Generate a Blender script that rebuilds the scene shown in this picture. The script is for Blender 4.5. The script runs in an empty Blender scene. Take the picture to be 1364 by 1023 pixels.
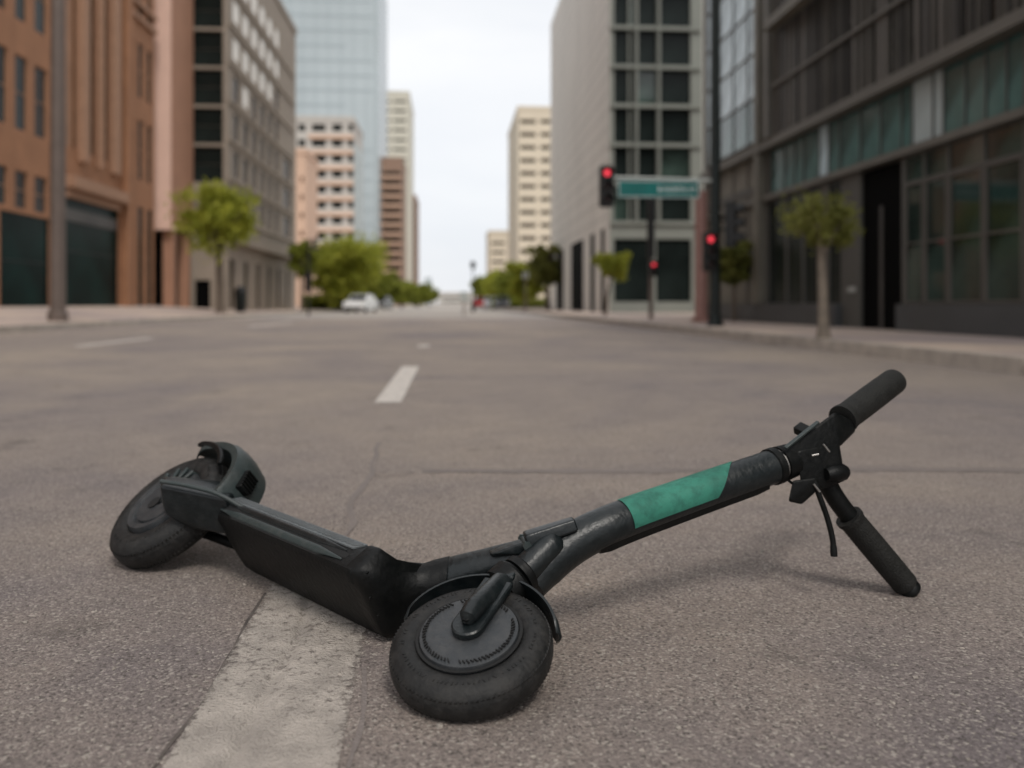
import bpy, bmesh, math, random
import numpy as np
from mathutils import Vector, Matrix, noise as mn
random.seed(7)
R = math.radians
scn = bpy.context.scene
COL = scn.collection
PI = math.pi
# ------------------------------------------------------------------ camera
CAM_H = 0.60; F = 1100.0; YAW = R(4.26); HOR = 405.0
cam_d = bpy.data.cameras.new('camera'); cam = bpy.data.objects.new('camera', cam_d); COL.objects.link(cam)
scn.camera = cam
cam.location = (0, 0, CAM_H); cam.rotation_euler = (R(90), 0, -YAW)
cam_d.sensor_width = 36; cam_d.lens = 36*F/1364; cam_d.clip_end = 5000; cam_d.clip_start = 0.05
cam_d.shift_y = -(511.5-HOR)/1364
cam_d.dof.use_dof = True; cam_d.dof.focus_distance = 1.45; cam_d.dof.aperture_fstop = 2.1

def tt(px): return math.tan(math.atan((px-682)/F)+YAW)      # X / Y of the sight line of an image column
def y_on(px, X): return X/tt(px)
def x_at(px, Y): return tt(px)*Y
def z_of(py, X, Y): return CAM_H+(HOR-py)/F*(X*math.sin(YAW)+Y*math.cos(YAW))
def zx(px, py, X): return z_of(py, X, y_on(px, X))
def zy(px, py, Y): return z_of(py, x_at(px, Y), Y)
# ------------------------------------------------------------------ materials
MATS = {}
def mat(name, col, rough=0.7, metal=0.0, var=0.12, scale=3.0, bump=0.0, bscale=60, spec=0.5, col2=None, stretch=None, coat=0):
    m = bpy.data.materials.new(name); m.use_nodes = True; MATS[name] = m
    nt = m.node_tree; N = nt.nodes; L = nt.links; b = N['Principled BSDF']
    b.inputs['Roughness'].default_value = rough; b.inputs['Metallic'].default_value = metal
    b.inputs['Specular IOR Level'].default_value = spec
    if coat: b.inputs['Coat Weight'].default_value = coat; b.inputs['Coat Roughness'].default_value = .25
    tc = N.new('ShaderNodeTexCoord'); mp = N.new('ShaderNodeMapping'); L.new(tc.outputs['Object'], mp.inputs[0])
    if stretch: mp.inputs['Scale'].default_value = stretch
    n = N.new('ShaderNodeTexNoise'); n.inputs['Scale'].default_value = scale; n.inputs['Detail'].default_value = 6
    n.inputs['Roughness'].default_value = .6
    L.new(mp.outputs[0], n.inputs['Vector'])
    r = N.new('ShaderNodeValToRGB'); L.new(n.outputs['Fac'], r.inputs[0])
    c1 = [max(0, c*(1-var)) for c in col]; c2 = list(col2) if col2 else [c*(1+var) for c in col]
    r.color_ramp.elements[0].position = .32; r.color_ramp.elements[1].position = .68
    r.color_ramp.elements[0].color = (*c1, 1); r.color_ramp.elements[1].color = (*c2, 1)
    L.new(r.outputs[0], b.inputs['Base Color'])
    if bump:
        n2 = N.new('ShaderNodeTexNoise'); n2.inputs['Scale'].default_value = bscale; n2.inputs['Detail'].default_value = 5
        L.new(tc.outputs['Object'], n2.inputs['Vector'])
        bp = N.new('ShaderNodeBump'); bp.inputs['Strength'].default_value = bump; bp.inputs['Distance'].default_value = .01
        L.new(n2.outputs['Fac'], bp.inputs['Height']); L.new(bp.outputs[0], b.inputs['Normal'])
    return m
def emis(name, col, st):
    m = mat(name, col, .4); b = m.node_tree.nodes['Principled BSDF']
    b.inputs['Emission Color'].default_value = (*col, 1); b.inputs['Emission Strength'].default_value = st
    return m
def road_mat(name, base, light, dark, stone=180.0, near=True, disp=1.0):
    m = bpy.data.materials.new(name); m.use_nodes = True; MATS[name] = m
    nt = m.node_tree; N = nt.nodes; L = nt.links; b = N['Principled BSDF']
    b.inputs['Roughness'].default_value = .85; b.inputs['Specular IOR Level'].default_value = .3
    tc = N.new('ShaderNodeTexCoord')
    def nz(sc, det, ro=.6, dist=0):
        n = N.new('ShaderNodeTexNoise'); n.inputs['Scale'].default_value = sc; n.inputs['Detail'].default_value = det
        n.inputs['Roughness'].default_value = ro; n.inputs['Distortion'].default_value = dist
        L.new(tc.outputs['Object'], n.inputs['Vector']); return n
    def ramp(src, p0, p1, c0, c1):
        r = N.new('ShaderNodeValToRGB'); L.new(src, r.inputs[0]); e = r.color_ramp.elements
        e[0].position = p0; e[1].position = p1; e[0].color = (*c0, 1); e[1].color = (*c1, 1); return r
    def mix(mode, fac, a, bb):
        x = N.new('ShaderNodeMix'); x.data_type = 'RGBA'; x.blend_type = mode
        if isinstance(fac, float): x.inputs[0].default_value = fac
        else: L.new(fac, x.inputs[0])
        L.new(a, x.inputs[6])
        if isinstance(bb, tuple): x.inputs[7].default_value = (*bb, 1)
        else: L.new(bb, x.inputs[7])
        return x.outputs[2]
    big = nz(.35, 5, .6, .6); c = ramp(big.outputs['Fac'], .36, .64, [base[0]*.74, base[1]*.75, base[2]*.83], [base[0]*1.18, base[1]*1.16, base[2]*1.08]).outputs[0]
    mid = nz(3.2, 8, .72); c = mix('MULTIPLY', .55, c, ramp(mid.outputs['Fac'], .3, .7, (.72, .72, .75), (1.22, 1.18, 1.12)).outputs[0])
    if near:
        gr = nz(130, 5, .8); c = mix('MULTIPLY', .9, c, ramp(gr.outputs['Fac'], .36, .66, (.50, .49, .48), (1.42, 1.40, 1.35)).outputs[0])
        vo = N.new('ShaderNodeTexVoronoi'); vo.inputs['Scale'].default_value = stone; vo.inputs['Randomness'].default_value = 1
        L.new(tc.outputs['Object'], vo.inputs['Vector'])
        sep = N.new('ShaderNodeSeparateColor'); L.new(vo.outputs['Color'], sep.inputs[0])
        c = mix('MIX', ramp(sep.outputs[0], .80, .97, (0, 0, 0), (.6, .6, .6)).outputs[0], c, tuple(light))
        c = mix('MIX', ramp(sep.outputs[1], .84, .95, (0, 0, 0), (.75, .75, .75)).outputs[0], c, tuple(dark))
        st = nz(2.3, 5, .7); c = mix('MIX', ramp(st.outputs['Fac'], .60, .70, (0, 0, 0), (.5, .5, .5)).outputs[0], c, tuple(dark))
        add = N.new('ShaderNodeMath'); add.operation = 'MULTIPLY_ADD'; add.inputs[1].default_value = -.6
        L.new(vo.outputs['Distance'], add.inputs[0]); L.new(gr.outputs['Fac'], add.inputs[2])
        fine = nz(420, 3, .7)
        ad2 = N.new('ShaderNodeMath'); ad2.operation = 'MULTIPLY_ADD'; ad2.inputs[1].default_value = .35
        L.new(fine.outputs['Fac'], ad2.inputs[0]); L.new(add.outputs[0], ad2.inputs[2])
        bp = N.new('ShaderNodeBump'); bp.inputs['Strength'].default_value = 1.0; bp.inputs['Distance'].default_value = .0045*disp
        L.new(ad2.outputs[0], bp.inputs['Height']); L.new(bp.outputs[0], b.inputs['Normal'])
    L.new(c, b.inputs['Base Color'])
    return m
M = MATS
road_mat('asphalt', (.285, .245, .226), (.52, .47, .41), (.085, .072, .065), stone=230)
road_mat('concrete_road', (.37, .34, .31), (.4, .4, .4), (.1, .1, .1), near=False)
road_mat('pavement_concrete', (.46, .375, .325), (.4, .4, .4), (.1, .1, .1), near=False)
mat('kerb_concrete', (.42, .37, .32), .85, var=.2, scale=4)
mat('ground', (.2, .18, .16), .9)
# paint with worn holes
def paint_mat(name, col, wear):
    m = mat(name, col, .7, var=.22, scale=14, bump=.9, bscale=240)
    nt = m.node_tree; N = nt.nodes; L = nt.links; b = N['Principled BSDF']; out = N['Material Output']
    tc = N.new('ShaderNodeTexCoord')
    a = N.new('ShaderNodeTexNoise'); a.inputs['Scale'].default_value = 60; a.inputs['Detail'].default_value = 9; a.inputs['Roughness'].default_value = .72
    L.new(tc.outputs['Object'], a.inputs['Vector'])
    g = N.new('ShaderNodeTexNoise'); g.inputs['Scale'].default_value = 4.0; g.inputs['Detail'].default_value = 3
    L.new(tc.outputs['Object'], g.inputs['Vector'])
    uv = N.new('ShaderNodeUVMap'); sx = N.new('ShaderNodeSeparateXYZ'); L.new(uv.outputs[0], sx.inputs[0])
    # edges (uv.x is distance across, 0..1) wear more
    s = N.new('ShaderNodeMath'); s.operation = 'SUBTRACT'; s.inputs[1].default_value = .5; L.new(sx.outputs[0], s.inputs[0])
    ab = N.new('ShaderNodeMath'); ab.operation = 'ABSOLUTE'; L.new(s.outputs[0], ab.inputs[0])
    pw = N.new('ShaderNodeMath'); pw.operation = 'POWER'; pw.inputs[1].default_value = 9; L.new(ab.outputs[0], pw.inputs[0])
    ml = N.new('ShaderNodeMath'); ml.operation = 'MULTIPLY'; ml.inputs[1].default_value = 85; L.new(pw.outputs[0], ml.inputs[0])
    ad = N.new('ShaderNodeMath'); ad.operation = 'ADD'; L.new(a.outputs['Fac'], ad.inputs[0]); L.new(ml.outputs[0], ad.inputs[1])
    a2 = N.new('ShaderNodeMath'); a2.operation = 'MULTIPLY_ADD'; a2.inputs[1].default_value = .35; L.new(g.outputs['Fac'], a2.inputs[0]); L.new(ad.outputs[0], a2.inputs[2])
    a3 = N.new('ShaderNodeMath'); a3.operation = 'MULTIPLY_ADD'; a3.inputs[1].default_value = .20; L.new(sx.outputs[1], a3.inputs[0]); L.new(a2.outputs[0], a3.inputs[2])
    r = N.new('ShaderNodeValToRGB'); L.new(a3.outputs[0], r.inputs[0]); e = r.color_ramp.elements
    e[0].position = wear-.10; e[1].position = wear+.12; e[0].color = (0, 0, 0, 1); e[1].color = (1, 1, 1, 1)
    tr = N.new('ShaderNodeBsdfTransparent'); mx = N.new('ShaderNodeMixShader')
    L.new(r.outputs[0], mx.inputs[0]); L.new(b.outputs[0], mx.inputs[1]); L.new(tr.outputs[0], mx.inputs[2]); L.new(mx.outputs[0], out.inputs[0])
    return m
paint_mat('road_paint', (.415, .368, .325), .925)
paint_mat('road_paint_fresh', (.60, .55, .50), 1.15)
mat('crack', (.085, .07, .062), .9, var=.4, scale=30)
mat('tar', (.175, .148, .135), .8, bump=.5, bscale=200)
# buildings
mat('tan_brick', (.30, .145, .075), .85, var=.12, scale=1.2)
mat('tan_brick_trim', (.33, .19, .12), .8, var=.1)
mat('salmon_stone', (.68, .46, .37), .8, var=.06, scale=.7)
mat('salmon_stone_shaded', (.36, .19, .12), .8, var=.08, scale=.7)  # same stone darkened: shade of the street side is in this colour
mat('grey_brown_stone', (.27, .225, .18), .85, var=.1, scale=.8)
mat('dark_spandrel', (.05, .045, .035), .4, var=.4, scale=1)
mat('beige_concrete', (.50, .47, .43), .85, var=.06, scale=.3)
mat('peach_concrete', (.60, .41, .30), .85, var=.08, scale=.3)
mat('cream_concrete', (.62, .59, .50), .85, var=.05, scale=.2)
mat('brown_concrete', (.29, .19, .14), .85, var=.08, scale=.2)
mat('light_stone', (.70, .66, .60), .7, var=.08, scale=.5, stretch=(1, 1, .3))
mat('pale_stone_frame', (.19, .20, .175), .7, var=.08, scale=.5)
mat('warm_cream', (.64, .56, .44), .85, var=.05, scale=.2)
mat('charcoal_panel', (.055, .05, .045), .5, var=.25, scale=.8)
mat('bronze_fin', (.10, .09, .078), .45, var=.2, scale=.8)
mat('steel_beam', (.12, .112, .095), .5, var=.15, scale=1)
mat('plinth_stone', (.055, .058, .06), .5, var=.2, scale=.8)
mat('olive_panel', (.13, .12, .095), .5, var=.3, scale=.5)
mat('grey_panel', (.075, .073, .065), .55, var=.15, scale=.6)
mat('opening_shade', (.003, .003, .003), .7, spec=.03)  # near black colour standing in for the shade inside openings
mat('pink_column', (.30, .165, .14), .6, var=.1)
def glass(name, col, rough=.12, var=.5, scale=.35, spec=.5):
    return mat(name, col, rough, 0, var=var, scale=scale, spec=spec)
glass('dark_glass', (.010, .014, .013), .2, .6, .35, .13); glass('brown_glass', (.026, .018, .013), .25, .6, .35, .08); glass('green_glass', (.003, .014, .012), .3, .6, .5, .04)
glass('teal_glass', (.055, .115, .108), .1, .9, .5); glass('sky_reflection_glass', (.42, .53, .57), .15, .5, .9); glass('street_glass', (.026, .042, .035), .07, .95, .5, .6)  # sky and blue-green street reflections are put into these base colours
mat('tower_glass', (.43, .485, .505), .3, .0, var=.1, scale=.02, spec=.5)
mat('tower_line', (.35, .41, .43), .4)
mat('white_blind', (.85, .82, .76), .6, var=.1, scale=.9); mat('tan_blind', (.30, .2, .14), .6, var=.3, scale=1)
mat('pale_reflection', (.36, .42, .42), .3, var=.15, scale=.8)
# street furniture
mat('dark_green_metal', (.008, .013, .012), .45, .2); mat('black_metal', (.012, .012, .012), .5, .2)
mat('grey_metal', (.13, .10, .085), .6, .1); mat('light_metal', (.40, .42, .40), .5, .3)
mat('sign_green', (.0, .12, .11), .4, var=.15); mat('sign_white', (.8, .8, .8), .5)
emis('red_lamp', (1.0, .06, .09), .8)
mat('lens_off', (.03, .012, .01), .3)
# plants
def leaf(name, c1, c2):
    m = mat(name, c1, .6, var=.25, scale=1.4, col2=c2); nt = m.node_tree; b = nt.nodes['Principled BSDF']
    b.inputs['Specular IOR Level'].default_value = .2; tr = nt.nodes.new('ShaderNodeBsdfTranslucent'); mx = nt.nodes.new('ShaderNodeMixShader'); mx.inputs[0].default_value = .5
    nt.links.new(b.inputs['Base Color'].links[0].from_socket, tr.inputs[0]); nt.links.new(b.outputs[0], mx.inputs[1]); nt.links.new(tr.outputs[0], mx.inputs[2])
    nt.links.new(mx.outputs[0], nt.nodes['Material Output'].inputs[0]); return m
leaf('leaf_bright', (.26, .31, .04), (.52, .52, .08)); leaf('leaf_mid', (.15, .19, .03), (.35, .37, .06)); leaf('leaf_dull', (.15, .165, .04), (.32, .32, .085))
mat('bark', (.11, .085, .065), .9, var=.3, scale=8); mat('pale_bark', (.20, .165, .13), .9, var=.25, scale=8)
# vehicles
mat('car_white', (.85, .86, .86), .25, coat=.6); mat('car_red', (.35, .02, .02), .25, coat=.6); mat('car_dark', (.03, .03, .035), .25, coat=.6); mat('car_silver', (.4, .4, .42), .3, .4, coat=.5)
mat('rubber', (.02, .02, .02), .8); mat('head_light', (.7, .7, .65), .2); mat('tail_red', (.3, .01, .01), .3)
# scooter
def dusty(name, col, rough, dust=(.12, .11, .10), amt=.35, scale=9, bump=.15, bscale=90, spec=.45, metal=0):
    m = mat(name, col, rough, metal, var=.15, scale=scale, bump=bump, bscale=bscale, spec=spec)
    nt = m.node_tree; N = nt.nodes; L = nt.links; b = N['Principled BSDF']
    src = b.inputs['Base Color'].links[0].from_socket
    tc = N.new('ShaderNodeTexCoord')
    n = N.new('ShaderNodeTexNoise'); n.inputs['Scale'].default_value = 38; n.inputs['Detail'].default_value = 8; n.inputs['Roughness'].default_value = .7
    L.new(tc.outputs['Object'], n.inputs['Vector'])
    r = N.new('ShaderNodeValToRGB'); e = r.color_ramp.elements; e[0].position = .45; e[1].position = .8; e[0].color = (0, 0, 0, 1); e[1].color = (amt, amt, amt, 1)
    L.new(n.outputs['Fac'], r.inputs[0])
    x = N.new('ShaderNodeMix'); x.data_type = 'RGBA'; L.new(r.outputs[0], x.inputs[0]); L.new(src, x.inputs[6]); x.inputs[7].default_value = (*dust, 1)
    L.new(x.outputs[2], b.inputs['Base Color'])
    mr = N.new('ShaderNodeMapRange'); mr.inputs[3].default_value = rough-.08; mr.inputs[4].default_value = min(1, rough+.22)
    L.new(n.outputs['Fac'], mr.inputs[0]); L.new(mr.outputs[0], b.inputs['Roughness'])
    return m
dusty('scooter_paint', (.006, .009, .010), .30, dust=(.05, .052, .052), amt=.28, spec=.42); dusty('scooter_black', (.0025, .003, .003), .42, amt=.04, spec=.22)
dusty('scooter_grey', (.024, .034, .034), .4, amt=.25); dusty('tyre_rubber', (.009, .009, .0088), .55, dust=(.07, .064, .058), amt=.4, spec=.35, bump=.25)
dusty('hub_plastic', (.027, .030, .033), .42, dust=(.10, .095, .09), amt=.45); dusty('teal_paint', (.075, .34, .25), .42, dust=(.03, .10, .08), amt=.75)
dusty('grip_rubber', (.009, .009, .008), .6, dust=(.05, .048, .043), amt=.25, spec=.3, bump=.4, bscale=260); dusty('bare_metal', (.4, .38, .36), .35, metal=.9, amt=.2)
dusty('mat_rubber', (.10, .11, .115), .5, amt=.4)
mat('groove_black', (.004, .004, .004), .8)
# ------------------------------------------------------------------ object helpers
def finish(bm, name, m, parent=None, smooth=None, loc=None):
    me = bpy.data.meshes.new(name)
    bmesh.ops.recalc_face_normals(bm, faces=bm.faces[:]) if smooth is not None else None
    bm.to_mesh(me); bm.free()
    for k in (m if isinstance(m, (list, tuple)) else [m]): me.materials.append(M[k])
    if smooth:
        for p in me.polygons: p.use_smooth = True
        me.set_sharp_from_angle(angle=R(smooth))
    o = bpy.data.objects.new(name, me); COL.objects.link(o)
    if parent: o.parent = parent
    if loc is not None: o.location = loc
    return o
def tag(o, label=None, cat=None, group=None, kind=None):
    if label: o['label'] = label
    if cat: o['category'] = cat
    if group: o['group'] = group
    if kind: o['kind'] = kind
    return o
def thing(name, label, cat, loc=(0, 0, 0), rz=0, group=None):
    o = bpy.data.objects.new(name, None); COL.objects.link(o); o.location = loc; o.rotation_euler = (0, 0, rz)
    o.empty_display_size = .2
    return tag(o, label, cat, group)
def copy_tree(o, parent=None, label=None, loc=None, rz=None, sc=None):
    c = o.copy(); COL.objects.link(c); c.parent = parent
    if label: c['label'] = label
    if loc is not None: c.location = loc
    if rz is not None: c.rotation_euler.z = rz
    if sc is not None: c.scale = (sc, sc, sc)
    for ch in list(o.children): copy_tree(ch, c)
    return c
def box(bm, x0, x1, y0, y1, z0, z1, mi=0, bev=0):
    vs = [bm.verts.new(p) for p in ((x0, y0, z0), (x1, y0, z0), (x1, y1, z0), (x0, y1, z0), (x0, y0, z1), (x1, y0, z1), (x1, y1, z1), (x0, y1, z1))]
    fs = []
    for q in ((0, 3, 2, 1), (4, 5, 6, 7), (0, 1, 5, 4), (1, 2, 6, 5), (2, 3, 7, 6), (3, 0, 4, 7)):
        f = bm.faces.new([vs[i] for i in q]); f.material_index = mi; fs.append(f)
    if bev:
        es = list({e for f in fs for e in f.edges}); bmesh.ops.bevel(bm, geom=es, offset=bev, segments=2, affect='EDGES')
def obox(bm, c, ax, ay, az, hx, hy, hz, bev=0):
    """oriented box: centre, three axes, half sizes"""
    c = Vector(c); vs = []
    for sz in (-1, 1):
        for sx, sy in ((-1, -1), (1, -1), (1, 1), (-1, 1)):
            vs.append(bm.verts.new(c+ax*hx*sx+ay*hy*sy+az*hz*sz))
    fs = [bm.faces.new([vs[i] for i in q]) for q in ((0, 3, 2, 1), (4, 5, 6, 7), (0, 1, 5, 4), (1, 2, 6, 5), (2, 3, 7, 6), (3, 0, 4, 7))]
    if bev:
        es = list({e for f in fs for e in f.edges}); bmesh.ops.bevel(bm, geom=es, offset=bev, segments=3, affect='EDGES', profile=.6)
def frame(t, up=Vector((0, 0, 1))):
    t = t.normalized(); a = up.cross(t)
    if a.length < 1e-3: a = Vector((1, 0, 0)).cross(t)
    a.normalize(); b = t.cross(a).normalized(); return a, b
def loft(bm, rings, cap=True):
    vr = [[bm.verts.new(p) for p in r] for r in rings]; n = len(vr[0])
    for i in range(len(vr)-1):
        for j in range(n):
            bm.faces.new((vr[i][j], vr[i][(j+1) % n], vr[i+1][(j+1) % n], vr[i+1][j]))
    if cap: bm.faces.new(vr[0][::-1]); bm.faces.new(vr[-1])
def tube(bm, pts, rad, seg=20, ends=True, up=Vector((0, 0, 1)), ry=None):
    """pts polyline, rad radius or list; rounded ends"""
    pts = [Vector(p) for p in pts]; n = len(pts)
    rad = list(rad) if isinstance(rad, (list, tuple)) else [rad]*n
    ry = ry if ry else 1.0
    rings = []; prev = None
    for i, p in enumerate(pts):
        t = (pts[min(i+1, n-1)]-pts[max(i-1, 0)]).normalized()
        if prev is None: a, b = frame(t, up)
        else:
            a = (prev-t*prev.dot(t)).normalized(); b = t.cross(a)
        prev = a
        rings.append([p+(a*math.cos(k*2*PI/seg)+b*ry*math.sin(k*2*PI/seg))*rad[i] for k in range(seg)])
    loft(bm, rings, ends)
def curve_pts(P, n=8):
    """Catmull-Rom through points"""
    P = [Vector(p) for p in P]; Q = [P[0]*2-P[1]]+P+[P[-1]*2-P[-2]]; out = []
    for i in range(1, len(Q)-2):
        for k in range(n):
            t = k/n; a, b, c, d = Q[i-1:i+3]
            out.append(.5*((2*b)+(c-a)*t+(2*a-5*b+4*c-d)*t*t+(3*b-a-3*c+d)*t**3))
    out.append(P[-1]); return out
def lathe(bm, c, ax, prof, seg=64):
    """prof list of (r, h) along axis"""
    ax = ax.normalized(); a, b = frame(ax, Vector((1, 0, 0)))
    rings = [[c+ax*h+(a*math.cos(k*2*PI/seg)+b*math.sin(k*2*PI/seg))*r for k in range(seg)] for r, h in prof]
    loft(bm, rings, True)
def hull(bm, pts, bev=.004, seg=2):
    b2 = bmesh.new(); vs = [b2.verts.new(p) for p in pts]
    r = bmesh.ops.convex_hull(b2, input=vs)
    junk = [g for g in r['geom_interior'] if isinstance(g, bmesh.types.BMVert)]
    if junk: bmesh.ops.delete(b2, geom=junk, context='VERTS')
    bmesh.ops.dissolve_limit(b2, angle_limit=R(3), verts=b2.verts[:], edges=b2.edges[:])
    if bev: bmesh.ops.bevel(b2, geom=b2.edges[:], offset=bev, segments=seg, affect='EDGES', profile=.6, clamp_overlap=True)
    me = bpy.data.meshes.new('tmp'); b2.to_mesh(me); b2.free(); bm.from_mesh(me); bpy.data.meshes.remove(me)
# ------------------------------------------------------------------ world and sun
w = bpy.data.worlds.new('World'); scn.world = w; w.use_nodes = True
nt = w.node_tree; N = nt.nodes; L = nt.links; bg = N['Background']
sky = N.new('ShaderNodeTexSky'); sky.sky_type = 'NISHITA'; sky.sun_disc = False
SUN_EL = R(52); SUN_AZ = R(165)      # azimuth clockwise from +Y: behind the camera, a little left
sky.sun_elevation = SUN_EL; sky.sun_rotation = SUN_AZ; sky.air_density = 1.0; sky.dust_density = 3.0; sky.ozone_density = 1.0
tc = N.new('ShaderNodeTexCoord'); mp = N.new('ShaderNodeMapping'); mp.inputs['Scale'].default_value = (1, 1, 2.6)
L.new(tc.outputs['Generated'], mp.inputs[0])
cn = N.new('ShaderNodeTexNoise'); cn.inputs['Scale'].default_value = 2.2; cn.inputs['Detail'].default_value = 6; cn.inputs['Distortion'].default_value = .4
L.new(mp.outputs[0], cn.inputs['Vector'])
cr = N.new('ShaderNodeValToRGB'); cr.color_ramp.elements[0].position = .3; cr.color_ramp.elements[1].position = .7
cr.color_ramp.elements[0].color = (.80, .83, .88, 1); cr.color_ramp.elements[1].color = (1, 1, 1, 1)
L.new(cn.outputs['Fac'], cr.inputs[0])
vm = N.new('ShaderNodeVectorMath'); vm.operation = 'SCALE'; vm.inputs['Scale'].default_value = 10.2; L.new(cr.outputs[0], vm.inputs[0])
mx = N.new('ShaderNodeMix'); mx.data_type = 'RGBA'; mx.inputs[0].default_value = .88
L.new(sky.outputs[0], mx.inputs[6]); L.new(vm.outputs[0], mx.inputs[7]); L.new(mx.outputs[2], bg.inputs['Color'])
bg.inputs['Strength'].default_value = .09
sl = bpy.data.lights.new('sun', 'SUN'); so = bpy.data.objects.new('sun', sl); COL.objects.link(so)
sl.energy = 1.5; sl.angle = R(14); sl.color = (1, .95, .88)
sd = Vector((math.sin(SUN_AZ)*math.cos(SUN_EL), math.cos(SUN_AZ)*math.cos(SUN_EL), math.sin(SUN_EL)))
so.rotation_euler = sd.to_track_quat('Z', 'Y').to_euler()
scn.view_settings.view_transform = 'Standard'; scn.view_settings.look = 'None'; scn.view_settings.exposure = .28; scn.view_settings.gamma = 1
try: scn.cycles.use_denoising = True
except Exception: pass
# ------------------------------------------------------------------ ground, road, pavements
KR, KL = 4.8, -9.2
def gh(x, y):
    """height of the worn asphalt near the camera, metres"""
    f = max(0, min(1, (4.2-y)/2.0))*max(0, min(1, (2.2-abs(x-.1))/.4))
    if f <= 0: return 0.0
    v = mn.noise((x*38, y*38, 0))*.0011+mn.noise((x*85, y*85, 3))*.0011+mn.noise((x*4, y*4, 9))*.002
    s = x+.285+.02*mn.noise((0, y*3, 5))                     # a crack beside the line
    v -= .006*math.exp(-(s/.010)**2)*max(0, min(1, (2.9-y)/.6))
    return v*f
def axis(lo, hi, fine0, fine1, step, grow=1.12, mx=12):
    a = [fine0]; 
    while a[-1] < fine1: a.append(a[-1]+step)
    s = step; up = [a[-1]]
    while up[-1] < hi: s = min(s*grow, mx); up.append(min(hi, up[-1]+s))
    s = step; dn = [a[0]]
    while dn[-1] > lo: s = min(s*grow, mx); dn.append(max(lo, dn[-1]-s))
    return dn[:0:-1]+a+up[1:]
def road():
    xs = axis(KL, KR, -1.15, 1.35, .0075); ys = axis(-6, 420, .95, 2.3, .0075, 1.03)
    V = [(x, y, gh(x, y)) for y in ys for x in xs]; nx = len(xs)
    Fc = [(j*nx+i, j*nx+i+1, (j+1)*nx+i+1, (j+1)*nx+i) for j in range(len(ys)-1) for i in range(nx-1)]
    me = bpy.data.meshes.new('road'); me.from_pydata(V, [], Fc); me.materials.append(M['asphalt'])
    for p in me.polygons: p.use_smooth = True
    o = bpy.data.objects.new('road', me); COL.objects.link(o); o['kind'] = 'structure'
road()
def sheet(name, m, xs, ys, zf, kind='structure'):
    bm = bmesh.new(); g = [[bm.verts.new((x, y, zf(x, y))) for x in xs] for y in ys]
    for j in range(len(ys)-1):
        for i in range(len(xs)-1): bm.faces.new((g[j][i], g[j][i+1], g[j+1][i+1], g[j+1][i]))
    o = finish(bm, name, m); o['kind'] = kind; return o
sheet('ground', 'ground', [-2500, 2500], [-500, 4000], lambda x, y: -.06)
sheet('concrete_roadway', 'concrete_road', [KL+.005, KR-.005], [34, 60, 120, 419], lambda x, y: .006)  # paler concrete, its sunlit brightness also put into the colour
def zl(x, y):
    f = max(0, min(1, (49-y)/3)); return .14+(x-(KL-.15))/(-16-KL+.15)*.36*f
sheet('pavement_left', 'pavement_concrete', [-30, -16, -14, -12, -10.5, KL-.15], [-6, 10, 20, 30, 40, 46, 47, 48, 49, 60, 420], lambda x, y: zl(max(x, -16), y))
sheet('pavement_right', 'pavement_concrete', [KR+.15, 8, 30], [-6, 60, 420], lambda x, y: .14)
for nm, a, b in (('kerb_left', KL-.15, KL), ('kerb_right', KR, KR+.15)):
    bm = bmesh.new(); y = -6.0
    while y < 140:
        box(bm, a, b, y+.006, y+1.8-.006, -.05, .146, bev=.015); y += 1.8
    box(bm, a, b, 140.4, 420, -.05, .146)
    finish(bm, nm, 'kerb_concrete')['kind'] = 'structure'
def strip(name, x0, x1, y0, y1, m, nx=2, ny=2, lift=.0035, wob=0.0, flip=False):
    me = bpy.data.meshes.new(name); V = []; UV = []
    for j in range(ny+1):
        for i in range(nx+1):
            u = i/nx; v = j/ny; x = x0(v) if callable(x0) else x0; xb = x1(v) if callable(x1) else x1
            X = x+(xb-x)*u; Y = y0+(y1-y0)*v; V.append((X, Y, gh(X, Y)+lift)); UV.append((u, v))
    Fc = [(j*(nx+1)+i, j*(nx+1)+i+1, (j+1)*(nx+1)+i+1, (j+1)*(nx+1)+i) for j in range(ny) for i in range(nx)]
    me.from_pydata(V, [], Fc); uvl = me.uv_layers.new(name='UVMap')
    for lp in me.loops: uvl.data[lp.index].uv = UV[lp.vertex_index]
    me.materials.append(M[m])
    for p in me.polygons: p.use_smooth = True
    o = bpy.data.objects.new(name, me); COL.objects.link(o); o['kind'] = 'structure'; return o
# the worn line under the scooter, the dash beyond it, lane dashes to the left
strip('lane_marking', lambda v: -.365-.02*v, lambda v: -.135-.03*v, .6, 2.05, 'road_paint', 40, 240, .0022)
strip('lane_marking', -.46, -.30, 5.05, 7.95, 'road_paint_fresh', 4, 30)
strip('lane_marking', -5.35, -5.17, 12.1, 15.0, 'road_paint_fresh')
strip('lane_marking', -5.35, -5.17, 22.0, 28.0, 'road_paint_fresh')
strip('lane_marking', -.46, -.30, 11.6, 12.1, 'road_paint_fresh')
def seam(name, pts, wdt, m='tar'):
    bm = bmesh.new(); P = curve_pts([(x, y, 0) for x, y in pts], 40); prev = None
    for i, p in enumerate(P):
        t = (P[min(i+1, len(P)-1)]-P[max(0, i-1)]).normalized(); n = Vector((-t.y, t.x, 0))
        ww = wdt*(.6+.8*abs(mn.noise(p*9))); q = p+n*.012*mn.noise(p*6)
        a = q+n*ww; b = q-n*ww
        A = bm.verts.new((a.x, a.y, gh(a.x, a.y)+.0018)); B = bm.verts.new((b.x, b.y, gh(b.x, b.y)+.0018))
        if prev: bm.faces.new((prev[0], A, B, prev[1]))
        prev = (A, B)
    finish(bm, name, m)['kind'] = 'structure'
seam('tar_seam', [(-.1, 2.98), (.6, 2.93), (1.4, 2.9), (2.6, 2.78), (4.6, 2.6)], .045)
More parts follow.
